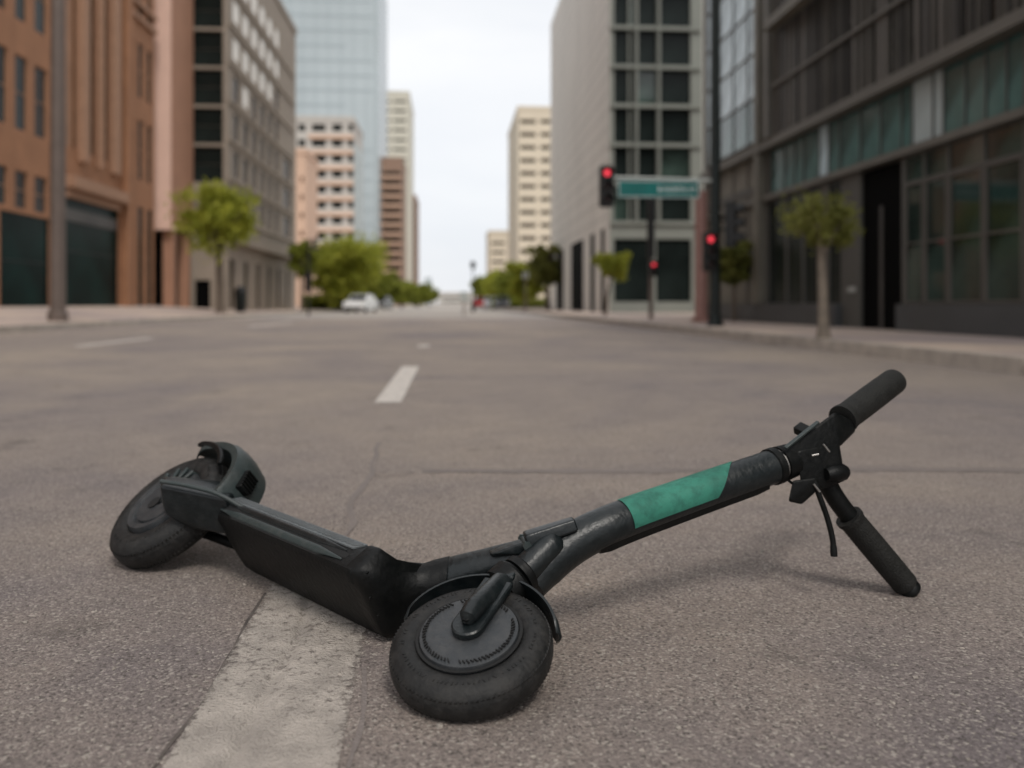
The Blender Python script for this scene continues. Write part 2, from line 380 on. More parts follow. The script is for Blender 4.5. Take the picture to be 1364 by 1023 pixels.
seam('road_crack', [(-.285, 2.1), (-.272, 2.3), (-.30, 2.55), (-.28, 2.9), (-.31, 3.6)], .012, 'tar')
seam('road_crack', [(-.376, .75), (-.380, 1.1), (-.374, 1.4), (-.385, 1.75)], .0035, 'crack')
seam('road_crack', [(-.118, .75), (-.128, 1.05), (-.126, 1.25), (-.14, 1.38)], .005, 'tar')
# grit on the asphalt
bm = bmesh.new()
for i in range(1500):
    y = .98+random.random()**1.6*2.6; x = random.uniform(-1.0, 1.15)*y*.75+.05; s = random.uniform(.0012, .0032)*(1.6 if random.random() < .06 else 1)
    b2 = bmesh.ops.create_icosphere(bm, subdivisions=1, radius=s, matrix=Matrix.Translation((x, y, gh(x, y)+s*.3)) @ Matrix.Rotation(random.random()*6, 4, 'Z') @ Matrix.Diagonal((1.5, 1, .6, 1)))
    for v in b2['verts']: v.co += Vector((random.uniform(-1, 1), random.uniform(-1, 1), random.uniform(-.5, .5)))*s*.35
mat('grit', (.26, .23, .20), .9, var=.5, scale=60)
finish(bm, 'grit', 'grit')['kind'] = 'stuff'
# ------------------------------------------------------------------ facades
class Fac:
    """a wall plane: origin O (x,y), unit direction U, outward normal Nn; holes with reveals and panes"""
    def __init__(s, O, U, Nn, length, z0, z1):
        s.O = Vector((*O, 0)); s.U = Vector((*U, 0)); s.N = Vector((*Nn, 0)); s.L = length; s.z0 = z0; s.z1 = z1; s.holes = []
    def p(s, u, z, out=0): 
        q = s.O+s.U*u+s.N*out; return (q.x, q.y, z)
    def hole(s, u0, u1, za, zb, pane=None, depth=.25, frame=False, name='window', lab=None):
        if u0 > u1: u0, u1 = u1, u0
        u0 = max(.02, u0); u1 = min(s.L-.02, u1); za = max(s.z0+.01, za); zb = min(s.z1-.01, zb)
        if u1-u0 < .03 or zb-za < .03: return
        s.holes.append((u0, u1, za, zb, pane, depth, frame, name, lab))
    def wall(s, bm, depth=.3, mi=0):
        us = sorted({0, s.L, *[h[0] for h in s.holes], *[h[1] for h in s.holes]}); zs = sorted({s.z0, s.z1, *[h[2] for h in s.holes], *[h[3] for h in s.holes]})
        def inside(u, z): return any(h[0] < u < h[1] and h[2] < z < h[3] for h in s.holes)
        def quad(P):
            f = bm.faces.new([bm.verts.new(q) for q in P]); f.material_index = mi
        for i in range(len(us)-1):
            j = 0
            while j < len(zs)-1:
                if inside((us[i]+us[i+1])/2, (zs[j]+zs[j+1])/2): j += 1; continue
                k = j
                while k+1 < len(zs)-1 and not inside((us[i]+us[i+1])/2, (zs[k+1]+zs[k+2])/2): k += 1
                quad((s.p(us[i], zs[j]), s.p(us[i+1], zs[j]), s.p(us[i+1], zs[k+1]), s.p(us[i], zs[k+1]))); j = k+1
        for u0, u1, za, zb, *_r in s.holes:
            d = -depth
            quad((s.p(u0, za), s.p(u0, zb), s.p(u0, zb, d), s.p(u0, za, d))); quad((s.p(u1, za), s.p(u1, za, d), s.p(u1, zb, d), s.p(u1, zb)))
            quad((s.p(u0, zb), s.p(u1, zb), s.p(u1, zb, d), s.p(u0, zb, d))); quad((s.p(u0, za), s.p(u0, za, d), s.p(u1, za, d), s.p(u1, za)))
    def panes(s, parent, base, depth=.22, sills=None):
        for u0, u1, za, zb, pane, dp, fr, name, lab in s.holes:
            if not pane: continue
            b = bmesh.new(); hu = (u1-u0)/2; hz = (zb-za)/2
            c = Vector(s.p((u0+u1)/2, (za+zb)/2, -min(dp, depth)))-base
            obox(b, (0, 0, 0), s.U, s.N, Vector((0, 0, 1)), hu-.002, .02, hz-.002)
            o = finish(b, name, pane, parent, loc=c)
            if lab: o['label'] = lab
            if fr:
                b = bmesh.new(); t = min(.035, hu*.10)
                for sx in (-1, 1): obox(b, s.U*sx*(hu-t/2)+s.N*.035, s.U, s.N, Vector((0, 0, 1)), t/2, .02, hz-.004)
                for sx in (-1, 0, 1): obox(b, Vector((0, 0, sx*(hz-t/2)))+s.N*.034, s.U, s.N, Vector((0, 0, 1)), hu-t-.003, .018, t/2)
                finish(b, 'window_frame', fr, o)
            if sills:
                b = bmesh.new(); obox(b, Vector((0, 0, -hz-.04))+s.N*(min(dp, depth)+.03), s.U, s.N, Vector((0, 0, 1)), hu+.08, .06, .045)
                finish(b, 'sill', sills, o)
def core(bm, x0, x1, y0, y1, z0, z1, mi=0): box(bm, x0, x1, y0, y1, z0, z1, mi)
def shift(bm, b): 
    for v in bm.verts: v.co -= b
EX = (1, 0); EY = (0, 1)
# ---------------- A: tan brick block with stone piers, left
def building_a():
    X = -16.0; Y0, Y1 = 4.0, 46.0; base = Vector((X, Y1, .3))
    t = thing('brick_building', 'tan brick block with tall narrow piers and dark green shopfronts, nearest on the left', 'building', base)
    f = Fac((X, Y0), EY, (1, 0), Y1-Y0, .2, 30)
    U = lambda px: y_on(px, X)-Y0
    # paired windows of the left bay, repeated towards the camera
    cols = [(U(20), U(37)), (U(46), U(63))]; p = cols[1][0]-cols[0][0]
    allc = [cols[1]]
    k = cols[0][0]
    while k > .5: allc.append((k, k+(cols[0][1]-cols[0][0]))); k -= p
    rows = [(zx(27, 173, X), zx(27, 74, X)), (zx(27, 278, X), zx(27, 227, X)), (zx(27, 27, X), zx(27, -70, X))]
    ph = rows[2][0]-rows[0][0]; rows.append((rows[2][0]+ph, rows[2][1]+ph)); rows.append((rows[3][0]+ph, rows[3][1]+ph))
    for a, b in allc:
        for za, zb in rows: f.hole(a, b, za, zb, 'brown_glass' if random.random() < .4 else 'dark_glass', .13, 'tan_brick_trim')
    g0, g1 = .42, zx(27, 284, X)
    k = U(66)
    while k > 3: f.hole(k-(U(66)-U(0)), k, g0, g1, 'green_glass', .13, 'dark_green_metal', 'shop_window'); k -= (U(66)-U(0))+1.0
    # bay of tall strips; dark glass beside each blind stands in for a shaded reveal
    zb0 = zx(96, 196, X)
    for a, b, m in ((89, 96, 'tan_blind'), (97, 103, 'dark_glass'), (112, 119, 'tan_blind'), (120, 127, 'brown_glass'), (131, 138, 'tan_blind'), (139, 145, 'brown_glass'), (154, 160, 'brown_glass')):
        f.hole(U(a), U(b), zb0, 27, m, .13, 'tan_brick_trim', 'tall_window')
    f.hole(U(84), U(158), g0, zx(85, 254, X), 'green_glass', .13, 'dark_green_metal', 'shop_window')
    # right bay
    for a, b in ((172, 179), (184, 191), (196, 203)):
        z1 = zx(175, 48, X); z2 = zx(175, 122, X); z3 = zx(175, 153, X); z4 = zx(175, 235, X); pp = z1-z3
        for q in range(3): f.hole(U(a), U(b), z2+pp*q, z1+pp*q, 'brown_glass', .13, 'tan_brick_trim')
        f.hole(U(a), U(b), z4, z3, 'brown_glass', .13, 'tan_brick_trim')
        f.hole(U(a), U(b), g0, zx(175, 272, X), 'dark_glass', .13, 'dark_green_metal', 'shop_window')
    bm = bmesh.new(); f.wall(bm); core(bm, X-14, X-.3, Y0+.01, Y1-.01, .2, 29.9)
    box(bm, X-.3, X-.002, Y1-.012, Y1, .2, 30); box(bm, X-.3, X-.002, Y0, Y0+.012, .2, 30); box(bm, X-14, X, Y0, Y1, 30.003, 30.4)
    shift(bm, base); finish(bm, 'wall', 'tan_brick', t)
    f.panes(t, base, .11)
    # cornice over the shopfront and string courses
    bm = bmesh.new()
    za, zb = zx(85, 250, X), zx(85, 232, X)
    box(bm, X+.003, X+.45, y_on(85, X), y_on(160, X), za, zb, bev=.05); box(bm, X+.003, X+.13, y_on(87, X), y_on(158, X), za-.35, za-.003)
    shift(bm, base); finish(bm, 'cornice', 'tan_brick_trim', t)
    bm = bmesh.new()
    for zz in (zx(175, 20, X), zx(175, 0, X)): box(bm, X+.002, X+.2, y_on(164, X), Y1, zz, zz+.22)
    shift(bm, base); finish(bm, 'string_course', 'tan_brick_trim', t)
    for a, b in ((104, 111), (128, 130.5), (146, 153)):
        bm = bmesh.new(); box(bm, X+.003, X+.3, y_on(a, X), y_on(b, X), zb0-.5, 27); shift(bm, base); finish(bm, 'pier', 'tan_brick_trim', t)
    bm = bmesh.new(); box(bm, X+.003, X+.35, y_on(161, X), y_on(168, X), .25, 28); shift(bm, base); finish(bm, 'pier', 'tan_brick', t)
    bm = bmesh.new(); box(bm, X-.15, X-.02, y_on(84, X)+.1, y_on(158, X)-.1, zx(85, 292, X), zx(85, 275, X)); shift(bm, base); finish(bm, 'shop_fascia', 'charcoal_panel', t)
building_a()
# ---------------- B: salmon stone block on an overhang
def building_b():
    Y = 47.0; x0 = -17.5; x1 = x_at(228, Y); Y1 = 50.9; base = Vector((x1, Y, .14))
    t = thing('salmon_building', 'smooth salmon stone block overhanging a dark porch between the brick and grey offices', 'building', base)
    zo = zy(216, 300, Y); zs = zx(240, 262, x1)
    bm = bmesh.new(); box(bm, x0, x1, Y, Y1, zo, 30); shift(bm, base)
    finish(bm, 'wall', 'salmon_stone', t)
    bm = bmesh.new(); box(bm, x0, x1+.004, Y-.15, Y-.003, zo, 30); box(bm, x0, x1+.05, Y-.17, Y+.6, zo-.25, zo-.003)
    shift(bm, base); finish(bm, 'facing_panel', 'salmon_stone', t)
    bm = bmesh.new(); box(bm, x0, x1-1.0, Y+.8, Y1, .1, zo-.004); shift(bm, base); finish(bm, 'porch_wall', 'opening_shade', t)  # shade of the porch painted as a black wall
    bm = bmesh.new(); box(bm, x1+.003, x1+.02, Y+.002, Y1, zo, 30); shift(bm, base); finish(bm, 'side_wall', 'salmon_stone_shaded', t)  # shaded street face painted as a thin darker layer
    for yy in (Y+.3, Y+2.9):
        bm = bmesh.new(); box(bm, x1-.55, x1-.02, yy, yy+.5, .13, zo-.26); shift(bm, base); finish(bm, 'pillar', 'salmon_stone_shaded', t)
building_b()
# ---------------- C: grey brown office
def building_c():
    X = -13.5; Y0 = 51.0; Y1 = y_on(394, X); base = Vector((X, Y0, .14)); x0 = -24
    t = thing('stone_office', 'grey-brown stone office with a street front of small square windows, the top ones white', 'building', base)
    H = zx(393, 45, X)
    f = Fac((X, Y0), EY, (1, 0), Y1-Y0, .14, H)
    Dc = 50/F*(X*math.sin(YAW)+y_on(314, X)*math.cos(YAW))
    y0c = y_on(310.5, X)-Y0; pc = ((y_on(366, X)-Y0)-y0c)/5
    for c in range(6):
        for r in range(-1, 6):
            zt = zx(314, 3, X)-r*Dc; hgt = Dc*.70
            white = (r <= 1 and not (r == 1 and c > 4)) or (r == 2 and c == 1)
            f.hole(y0c+c*pc, y0c+c*pc+pc*.62, zt-hgt*(.8 if white else 1), zt, 'white_blind' if white else 'brown_glass', .06 if white else .14, None, lab='window with its white blind drawn' if white else None)
    for c in range(6):
        a = .8+c*(Y1-Y0-1.5)/6; f.hole(a, a+1.2, .3, 3.3+.1, 'dark_glass' if c % 2 else 'brown_glass', .26, None, 'ground_floor_window')
    for r in range(3, 6):
        zt = zx(314, 3, X)-r*Dc; f.hole(y0c+6.25*pc, y0c+7.6*pc, zt-Dc*.7, zt, 'brown_glass', .26)
    g = Fac((x0, Y0), EX, (0, -1), X-x0, .14, H)
    U = lambda px: x_at(px, Y0)-x0
    zg0 = zy(275, 245, Y0); fh = (H-zg0)/7
    for k in range(7): g.hole(U(254), U(297), zg0+k*fh+.12, zg0+(k+1)*fh-.05, 'dark_glass', .24, 'dark_spandrel', 'glass_bay')
    g.hole(U(259), U(280), .16, zy(270, 373, Y0), 'opening_shade', .28, None, 'door')  # doorway shade painted as a black panel
    bm = bmesh.new(); f.wall(bm); g.wall(bm); core(bm, x0, X-.3, Y0+.3, Y1, .14, H-.01)
    box(bm, X-.3, X, Y1-.01, Y1, .14, H); box(bm, x0-.01, x0, Y0, Y0+.3, .14, H); box(bm, x0, X+.12, Y0-.12, Y1, H+.003, H+.5)
    shift(bm, base); finish(bm, 'wall', 'grey_brown_stone', t)
    f.panes(t, base, .12); g.panes(t, base, .22)
    bm = bmesh.new()
    for r in range(-1, 6):
        zt = zx(314, 3, X)-r*Dc; box(bm, X+.003, X+.14, Y0+.4, Y1-1.2, zt-Dc*.84, zt-Dc*.74)
    z = zx(345, 335, X); box(bm, X+.002, X+.5, Y0+.2, Y1-.3, z, z+.35, bev=.06)
    shift(bm, base); finish(bm, 'string_course', 'grey_brown_stone', t)
building_c()
# ---------------- far towers: generic
def tower(name, label, pl, pr, py_top, Y, matw, bands=None, side_px=None, side_left=False, depth=None, wins=(), pitch=0, wtop=0, whgt=0, nrow=0, winm='dark_glass', trim=None, ledge=None):
    x0, x1 = x_at(pl, Y), x_at(pr, Y); H = zy((pl+pr)/2, py_top, Y)
    if side_px is not None:
        xc = x0 if side_left else x1; depth = xc/tt(side_px)-Y
    depth = depth or 15
    base = Vector(((x0+x1)/2, Y, 0)); t = thing(name, label, 'building', base)
    f = Fac((x0, Y), EX, (0, -1), x1-x0, 0, H)
    for k in range(nrow):
        yt = wtop+k*pitch
        for a, b in wins:
            f.hole(x_at(a, Y)-x0, x_at(b, Y)-x0, zy(a, yt+whgt, Y), zy(a, yt, Y), winm, .8)
    bm = bmesh.new(); f.wall(bm, .9); core(bm, x0, x1, Y+.9, Y+depth, 0, H-.02)
    box(bm, x0, x0+.02, Y, Y+.9, 0, H); box(bm, x1-.02, x1, Y, Y+.9, 0, H); box(bm, x0-.15, x1+.15, Y-.15, Y+depth, H+.003, H+.8)
    shift(bm, base); finish(bm, 'wall', matw, t); f.panes(t, base, .7)
    if ledge:
        bm = bmesh.new()
        for k in range(nrow):
            z = zy((pl+pr)/2, wtop+k*pitch+whgt+1.2, Y); hh = zy((pl+pr)/2, 0, Y)-zy((pl+pr)/2, ledge[1], Y)
            box(bm, x0+.3, x1-.3, Y-.45, Y-.003, z-hh, z)
        shift(bm, base); finish(bm, 'ledge', ledge[0], t)
    return t, base, f, H, depth
# D glass tower
def tower_glass():
    Y = 230.0; x0, x1 = x_at(352, Y), x_at(504, Y); H = zy(430, -60, Y); base = Vector((x0, Y, 0))
    t = thing('glass_tower', 'tall pale blue glass skyscraper rising behind the beige balcony block', 'building', base)
    bm = bmesh.new(); box(bm, x0, x1, Y, Y+34, 0, H, bev=1.2); shift(bm, base); finish(bm, 'curtain_wall', 'tower_glass', t)
    bm = bmesh.new(); z = 6
    while z < H:
        box(bm, x0+1.5, x1-random.choice((1.5, 1.5, 9)), Y-.12, Y-.003, z, z+.25); z += 4.1
    shift(bm, base); finish(bm, 'floor_line', 'tower_line', t)
    bm = bmesh.new()
    for k in range(1, 9): box(bm, x0+k*(x1-x0)/9, x0+k*(x1-x0)/9+.16, Y-.1, Y-.004, 4, H-1)
    shift(bm, base); finish(bm, 'mullion', 'tower_line', t)
tower_glass()
# E beige and peach block
tE, bE, fE, HE, dE = tower('balcony_block', 'beige office block with peach bands and deep window bays below the glass tower', 394, 471, 160, 170.0, 'beige_concrete', side_px=483,
    wins=((397, 407), (415, 434), (442, 456), (463.5, 470.4)), pitch=20.6, wtop=165, whgt=9.5, nrow=12, winm='dark_glass')
bm = bmesh.new()
for k in range(1, 12):
    yy = 165+k*20.6; box(bm, x_at(411, 170), x_at(471, 170), 169.6, 169.99, zy(430, yy-.5, 170), zy(430, yy-5.5, 170))
shift(bm, bE); finish(bm, 'peach_band', 'peach_concrete', tE)
bm = bmesh.new()
x1 = x_at(471, 170)
for k in range(5): box(bm, x1+.003, x1+.12, 171.5+k*dE/6, 172+k*dE/6+1.2, 3, HE-4)
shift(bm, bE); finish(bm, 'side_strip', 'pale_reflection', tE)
# salmon infill block
tower('low_salmon_block', 'plain salmon block squeezed between the grey-brown office and the beige block', 390, 408, 205, 120.0, 'peach_concrete', depth=10, wins=((400, 404),), pitch=24, wtop=235, whgt=8, nrow=6, winm='tan_blind')
# F cream tower, G brown, G2 dark
tower('cream_tower', 'slim cream tower with thin dark window lines, tallest beside the sky on the left', 500, 545, 124, 300.0, 'cream_concrete', side_px=551,
      wins=((506, 520), (524, 541)), pitch=12.9, wtop=133, whgt=3.2, nrow=19, winm='brown_glass')
tower('brown_office', 'reddish-brown office slab with dark window rows in front of the cream tower', 503, 536, 213, 240.0, 'brown_concrete', side_px=541,
      wins=((506, 509), (510.5, 534)), pitch=12.7, wtop=228, whgt=5, nrow=12, winm='dark_glass', ledge=('peach_concrete', 3.0))
tower('narrow_grey_tower', 'narrow dark grey tower at the far end on the left, next to the sky', 546, 554, 262, 330.0, 'brown_concrete', side_px=558, wins=((551, 553.5),), pitch=9, wtop=268, whgt=5, nrow=12, winm='dark_glass')
# H, I right far
tower('cream_office_tower', 'warm cream tower with paired dark window slots, next to the sky on the right', 690, 760, 146, 200.0, 'warm_cream', side_px=677, side_left=True,
      wins=((693, 714), (720, 733), (740, 753)), pitch=17.3, wtop=159, whgt=5.2, nrow=14, winm='brown_glass')
tower('low_cream_office', 'small cream office with three dark window bands left of the taller cream tower', 651, 680, 310, 290.0, 'warm_cream', depth=20,
      wins=((655, 672),), pitch=12.5, wtop=322, whgt=3.5, nrow=6, winm='brown_glass')
# far end of the street
t = thing('distant_overpass', 'pale grey overpass closing the far end of the street', 'bridge', (-5, 420, 0))
bm = bmesh.new(); box(bm, -22, 24, 0, 8, 5.2, 6.6); finish(bm, 'bridge_deck', 'beige_concrete', t)
for xx in (-18, -4, 10): 
    bm = bmesh.new(); box(bm, xx, xx+2, 2, 4, 0, 5.19); finish(bm, 'pillar', 'beige_concrete', t)
tower('far_white_block', 'tiny white building far down the street beside the left trees', 552, 566, 383, 380.0, 'cream_concrete', depth=12, wins=((554, 564),), pitch=8, wtop=388, whgt=2, nrow=2)
tower('far_grey_block', 'wide low grey building behind the overpass at the vanishing point', 584, 632, 391, 480.0, 'beige_concrete', depth=12, wins=((590, 626),), pitch=6, wtop=395, whgt=1.5, nrow=2)
tower('far_blue_block', 'tiny blue-grey building at the end of the street near the vanishing point', 566, 574, 372, 400.0, 'tower_glass', depth=10)
# ---------------- J: pale stone with glass end
def building_j():
    X = 8.5; Y0 = y_on(812, X); Y1 = y_on(733.5, X); x1 = x_at(936, Y0); base = Vector((X, Y0, .14)); H = 24
    t = thing('stone_and_glass_building', 'pale stone building with a colonnade and a dark green glass end wall', 'building', base)
    f = Fac((X, Y0), EY, (-1, 0), Y1-Y0, .14, H)
    U = lambda px: y_on(px, X)-Y0
    zt = zx(795, 309, X)
    for a, b in ((805.5, 800), (792, 786), (777, 760.5), (750, 741)): f.hole(U(a), U(b), .16, zt, 'opening_shade', .06, None, 'colonnade_window')  # black panes stand in for the shade between the columns
    g = Fac((X, Y0), EX, (0, -1), x1-X, .14, H)
    V = lambda px: x_at(px, Y0)-X
    p = z_of(39, X, Y0)-z_of(91, X, Y0); zb = z_of(297, X+1, Y0)
    cols = ((818, 837), (839, 845), (850, 875), (879, 920))
    for k in range(10):
        for i, (a, b) in enumerate(cols):
            g.hole(V(a), V(b), zb+k*p+.12, zb+(k+1)*p-.02, 'dark_glass' if (i*3+k*5) % 7 else 'street_glass', .24, None, 'glass_pane')
    g.hole(V(818), V(868), z_of(402, X+1, Y0), z_of(318, X+1, Y0), 'dark_glass', .24, None, 'ground_floor_window')
    g.hole(V(874), V(921), z_of(402, X+1, Y0), z_of(318, X+1, Y0), 'dark_glass', .24, None, 'ground_floor_window')
    bm = bmesh.new(); f.wall(bm); core(bm, X+.3, x1+6, Y0+.3, Y1, .14, H-.01); box(bm, X, X+.3, Y1-.01, Y1, .14, H)
    box(bm, X, x1+6, Y0+.01, Y1, H+.003, H+.4)
    shift(bm, base); finish(bm, 'side_wall', 'light_stone', t)
    bm = bmesh.new(); g.wall(bm); shift(bm, base); finish(bm, 'end_wall', 'pale_stone_frame', t)
    f.panes(t, base, .04); g.panes(t, base, .22)
    # projecting floor bands and slim mullions
    bm = bmesh.new()
    for k in range(11): box(bm, X+.05, x1-.12, Y0-.16, Y0-.003, zb+k*p-.1, zb+k*p+.1)
    shift(bm, base); finish(bm, 'floor_band', 'pale_stone_frame', t)
    for px in (847.5, 877):
        bm = bmesh.new(); xx = x_at(px, Y0); box(bm, xx-.05, xx+.05, Y0-.24, Y0-.165, zb, H-.5); shift(bm, base); finish(bm, 'mullion', 'pale_stone_frame', t)
    # stone panel joints on the side
    bm = bmesh.new()
    z = zt+.6
    while z < H:
        box(bm, X-.012, X-.002, Y0+.3, Y1-.3, z, z+.025); z += .95
    shift(bm, base); finish(bm, 'panel_joint', 'pale_stone_frame', t)
building_j()
# ---------------- K: dark finned glass building, right
def building_k():
    X = 7.8; Y1 = y_on(937, X); Y0 = -6.0; base = Vector((X, Y1, .13)); H = 16
    t = thing('dark_glass_building', 'dark glass and bronze finned office filling the right side of the street', 'building', base)
    f = Fac((X, Y0), EY, (-1, 0), Y1-Y0, .14, H)
    U = lambda px: y_on(px, X)-Y0
    zl_ = zx(1355, 155, X); zu = zx(1364, 16, X); zu2 = zx(1364, 34, X)
    pl = .60
    # ground floor glass: right of the door, repeated to behind the camera
    for a, b in ((1206, 1229), (1232, 1261), (1264, 1309), (1312, 1362)): f.hole(U(b), U(a), pl+.02, zl_-.55, 'street_glass', .06, 'bronze_fin', 'ground_floor_window'); f.hole(U(b), U(a), zl_-.5, zl_-.08, 'street_glass', .06, None, 'transom_window')
    k = U(1364)-.05
    while k > 2: f.hole(k-1.9, k-.06, pl+.02, zl_-.1, 'street_glass', .06, 'bronze_fin', 'ground_floor_window'); k -= 2.0
    f.hole(U(1201), U(1146), .15, zl_-.06, None, .07)
    for a, b in ((1024, 1046), (1049, 1068), (1071, 1092), (1104, 1120)): f.hole(U(b), U(a), pl+.02, zl_-.1, 'dark_glass', .06, None, 'ground_floor_window')
    # teal band; bright reflections painted as paler panes
    cuts = [1364, 1340, 1312, 1285, 1256, 1242, 1214, 1200, 1172, 1145, 1118, 1103, 1090, 1070, 1058, 1044, 1026]
    for i in range(len(cuts)-1):
        a, b = cuts[i], cuts[i+1]
        m = 'pale_reflection' if (a, b) in ((1242, 1214), (1256, 1242)) else ('sky_reflection_glass' if (a, b) == (1103, 1090) else 'teal_glass')
        f.hole(U(a)+.015, U(b)-.015, zl_+.10, zu2-.05, m, .05, None, 'glass_pane')
    k = U(1364)-.05
    while k > 2: f.hole(k-1.9, k-.03, zl_+.1, zu2-.05, 'teal_glass', .05, None, 'glass_pane'); k -= 1.93
    # tall glass bay at the far end: sky reflection, fading downward, set by pane colour
    g0 = zx(980, 262, X); n = 4
    ed = [941, 958, 976, 995, 1013]
    for i in range(4):
        for zz in range(9):
            za = g0+.1+zz*1.15; f.hole(U(ed[i+1])+.02, U(ed[i])-.02, za, za+1.1, 'sky_reflection_glass' if zz > 1 else ('teal_glass' if zz == 1 else 'olive_panel'), .05, None, 'glass_pane')
    for i in range(4): f.hole(U(ed[i+1])+.03, U(ed[i])-.03, pl, g0-.1, 'olive_panel', .08, None, 'lower_panel')
    # upper storeys behind the fins
    u1 = U(1034); z = zu+.08; i = 0
    while z < H-1:
        k = u1
        while k > .5:
            f.hole(max(.05, k-3.0), k-.08, z, z+1.42, 'brown_glass' if (i+int(k)) % 2 else 'dark_glass', .06, None, 'upper_window'); k -= 3.05
        z += 1.52; i += 1
    bm = bmesh.new(); f.wall(bm); core(bm, X+.3, X+14, Y0, Y1-.01, .14, H-.01)
    box(bm, X, X+.3, Y1-.01, Y1, .14, H); box(bm, X, X+14, Y0, Y1, H+.003, H+.4)
    shift(bm, base); finish(bm, 'wall', 'grey_panel', t)
    f.panes(t, base, .045)
    # door recess: flat black panel stands in for its deep shade
    bm = bmesh.new(); ya, yb = y_on(1201, X)+.02, y_on(1146, X)-.02; box(bm, X+.045, X+.065, ya, yb, .15, zl_-.1); shift(bm, base); dr = finish(bm, 'door', 'opening_shade', t)
    bm = bmesh.new(); yc = y_on(1172, X); box(bm, X+.02, X+.043, yc-.05, yc+.05, .16, zl_-.8); shift(bm, base); finish(bm, 'door_frame', 'charcoal_panel', dr)
    bm = bmesh.new(); box(bm, X-.14, X-.003, Y0, y_on(1203, X), .1, pl); box(bm, X-.14, X-.003, y_on(1121, X), Y1, .1, pl); shift(bm, base); finish(bm, 'plinth', 'plinth_stone', t)
    bm = bmesh.new(); box(bm, X-.12, X-.003, Y0, Y1, zl_-.05, zl_+.07); shift(bm, base); finish(bm, 'beam', 'steel_beam', t)
    bm = bmesh.new(); box(bm, X-.22, X-.003, Y0, Y1, zu2-.03, zu2+.07); box(bm, X-.13, X-.004, Y0, Y1, zu2+.075, zu+.02); shift(bm, base); finish(bm, 'beam', 'steel_beam', t)
    z3 = zx(1035, 118, X)
    bm = bmesh.new(); box(bm, X-.16, X-.10, Y0, y_on(1036, X), z3, z3+.06); shift(bm, base); finish(bm, 'rail', 'steel_beam', t)
    z4 = zx(1045, 40, X)
    bm = bmesh.new(); box(bm, X-.45, X-.17, Y0, y_on(1041, X), z4, z4+.22); shift(bm, base); finish(bm, 'canopy_edge', 'olive_panel', t)
    # fins: vertical blades of uneven width
    y = y_on(1036, X)-.02; n = 0; ztop = H-.5
    while y > 1.0 and n < 95:
        wdt = random.choice((.03, .03, .05, .11)); bm = bmesh.new(); box(bm, X-.098, X-.004, y-wdt, y, zu+.03, ztop); shift(bm, base)
        finish(bm, 'fin', random.choice(('bronze_fin', 'charcoal_panel', 'bronze_fin')), t); y -= wdt+random.choice((.07, .1, .16, .22)); n += 1
    for px, m in ((1017, 'olive_panel'), (1030, 'steel_beam')):
        bm = bmesh.new(); yy = y_on(px, X); box(bm, X-.2, X-.004, yy-.14, yy+.14, zu+.03 if px == 1030 else pl+.01, H-.4); shift(bm, base); finish(bm, 'pier', m, t)
    bm = bmesh.new(); box(bm, X-.02, X-.003, y_on(1140, X), y_on(1130, X), zx(1135, 389, X), zx(1135, 382, X)); shift(bm, base); finish(bm, 'wall_plate', 'light_metal', t)
building_k()
# pink column by the mast
cx_, cy_ = x_at(934, 20.5), 20.5
t = thing('pink_column', 'round pinkish stone column on the pavement directly behind the dark signal mast', 'column', (cx_, cy_, .14))
bm = bmesh.new(); tube(bm, [(0, 0, .12), (0, 0, zy(934, 255, 20.5)-.14)], .16, 24); finish(bm, 'shaft', 'pink_column', t, 40)
bm = bmesh.new(); box(bm, -.21, .21, -.21, .21, 0, .119, bev=.02); finish(bm, 'base', 'pink_column', t)
# ------------------------------------------------------------------ signals, poles, signs
def signal_head(parent, x, y, z, s=1.0, rz=0.0, lit=0, lamps=3, side=False):
    """a signal housing centred at x,y,z, front faces -Y (rz turns it)"""
    Rm = Matrix.Rotation(rz, 4, 'Z')
    def add(bm, name, m, par, sm=None):
        bm.transform(Matrix.Translation((x, y, z)) @ Rm @ Matrix.Scale(s, 4)); return finish(bm, name, m, par, sm)
    h = .22*lamps/2*1.0; bm = bmesh.new(); box(bm, -.115, .115, -.07, .09, -h-.02, h+.02, bev=.02); hd = add(bm, 'signal_housing', 'black_metal', parent)
    for k in range(lamps):
        zc = h-.11-.22*k
        bm = bmesh.new(); lathe(bm, Vector((0, -.072, zc)), Vector((0, -1, 0)), [(.0, 0), (.056, 0), (.05, .012), (.03, .02), (0.0001, .022)], 24); add(bm, 'signal_lens', 'red_lamp' if (k == 0 and lit) else 'lens_off', hd, 40)
        bm = bmesh.new(); rings = []
        for yy in (-.072, -.19):
            rings.append([Vector((math.cos(a)*.098, yy, zc+math.sin(a)*.098)) for a in [R(-20)+i*R(220)/12 for i in range(13)]]+[Vector((math.cos(a)*.090, yy, zc+math.sin(a)*.090)) for a in [R(200)-i*R(220)/12 for i in range(13)]])
        loft(bm, rings); add(bm, 'visor', 'black_metal', hd)
    return hd
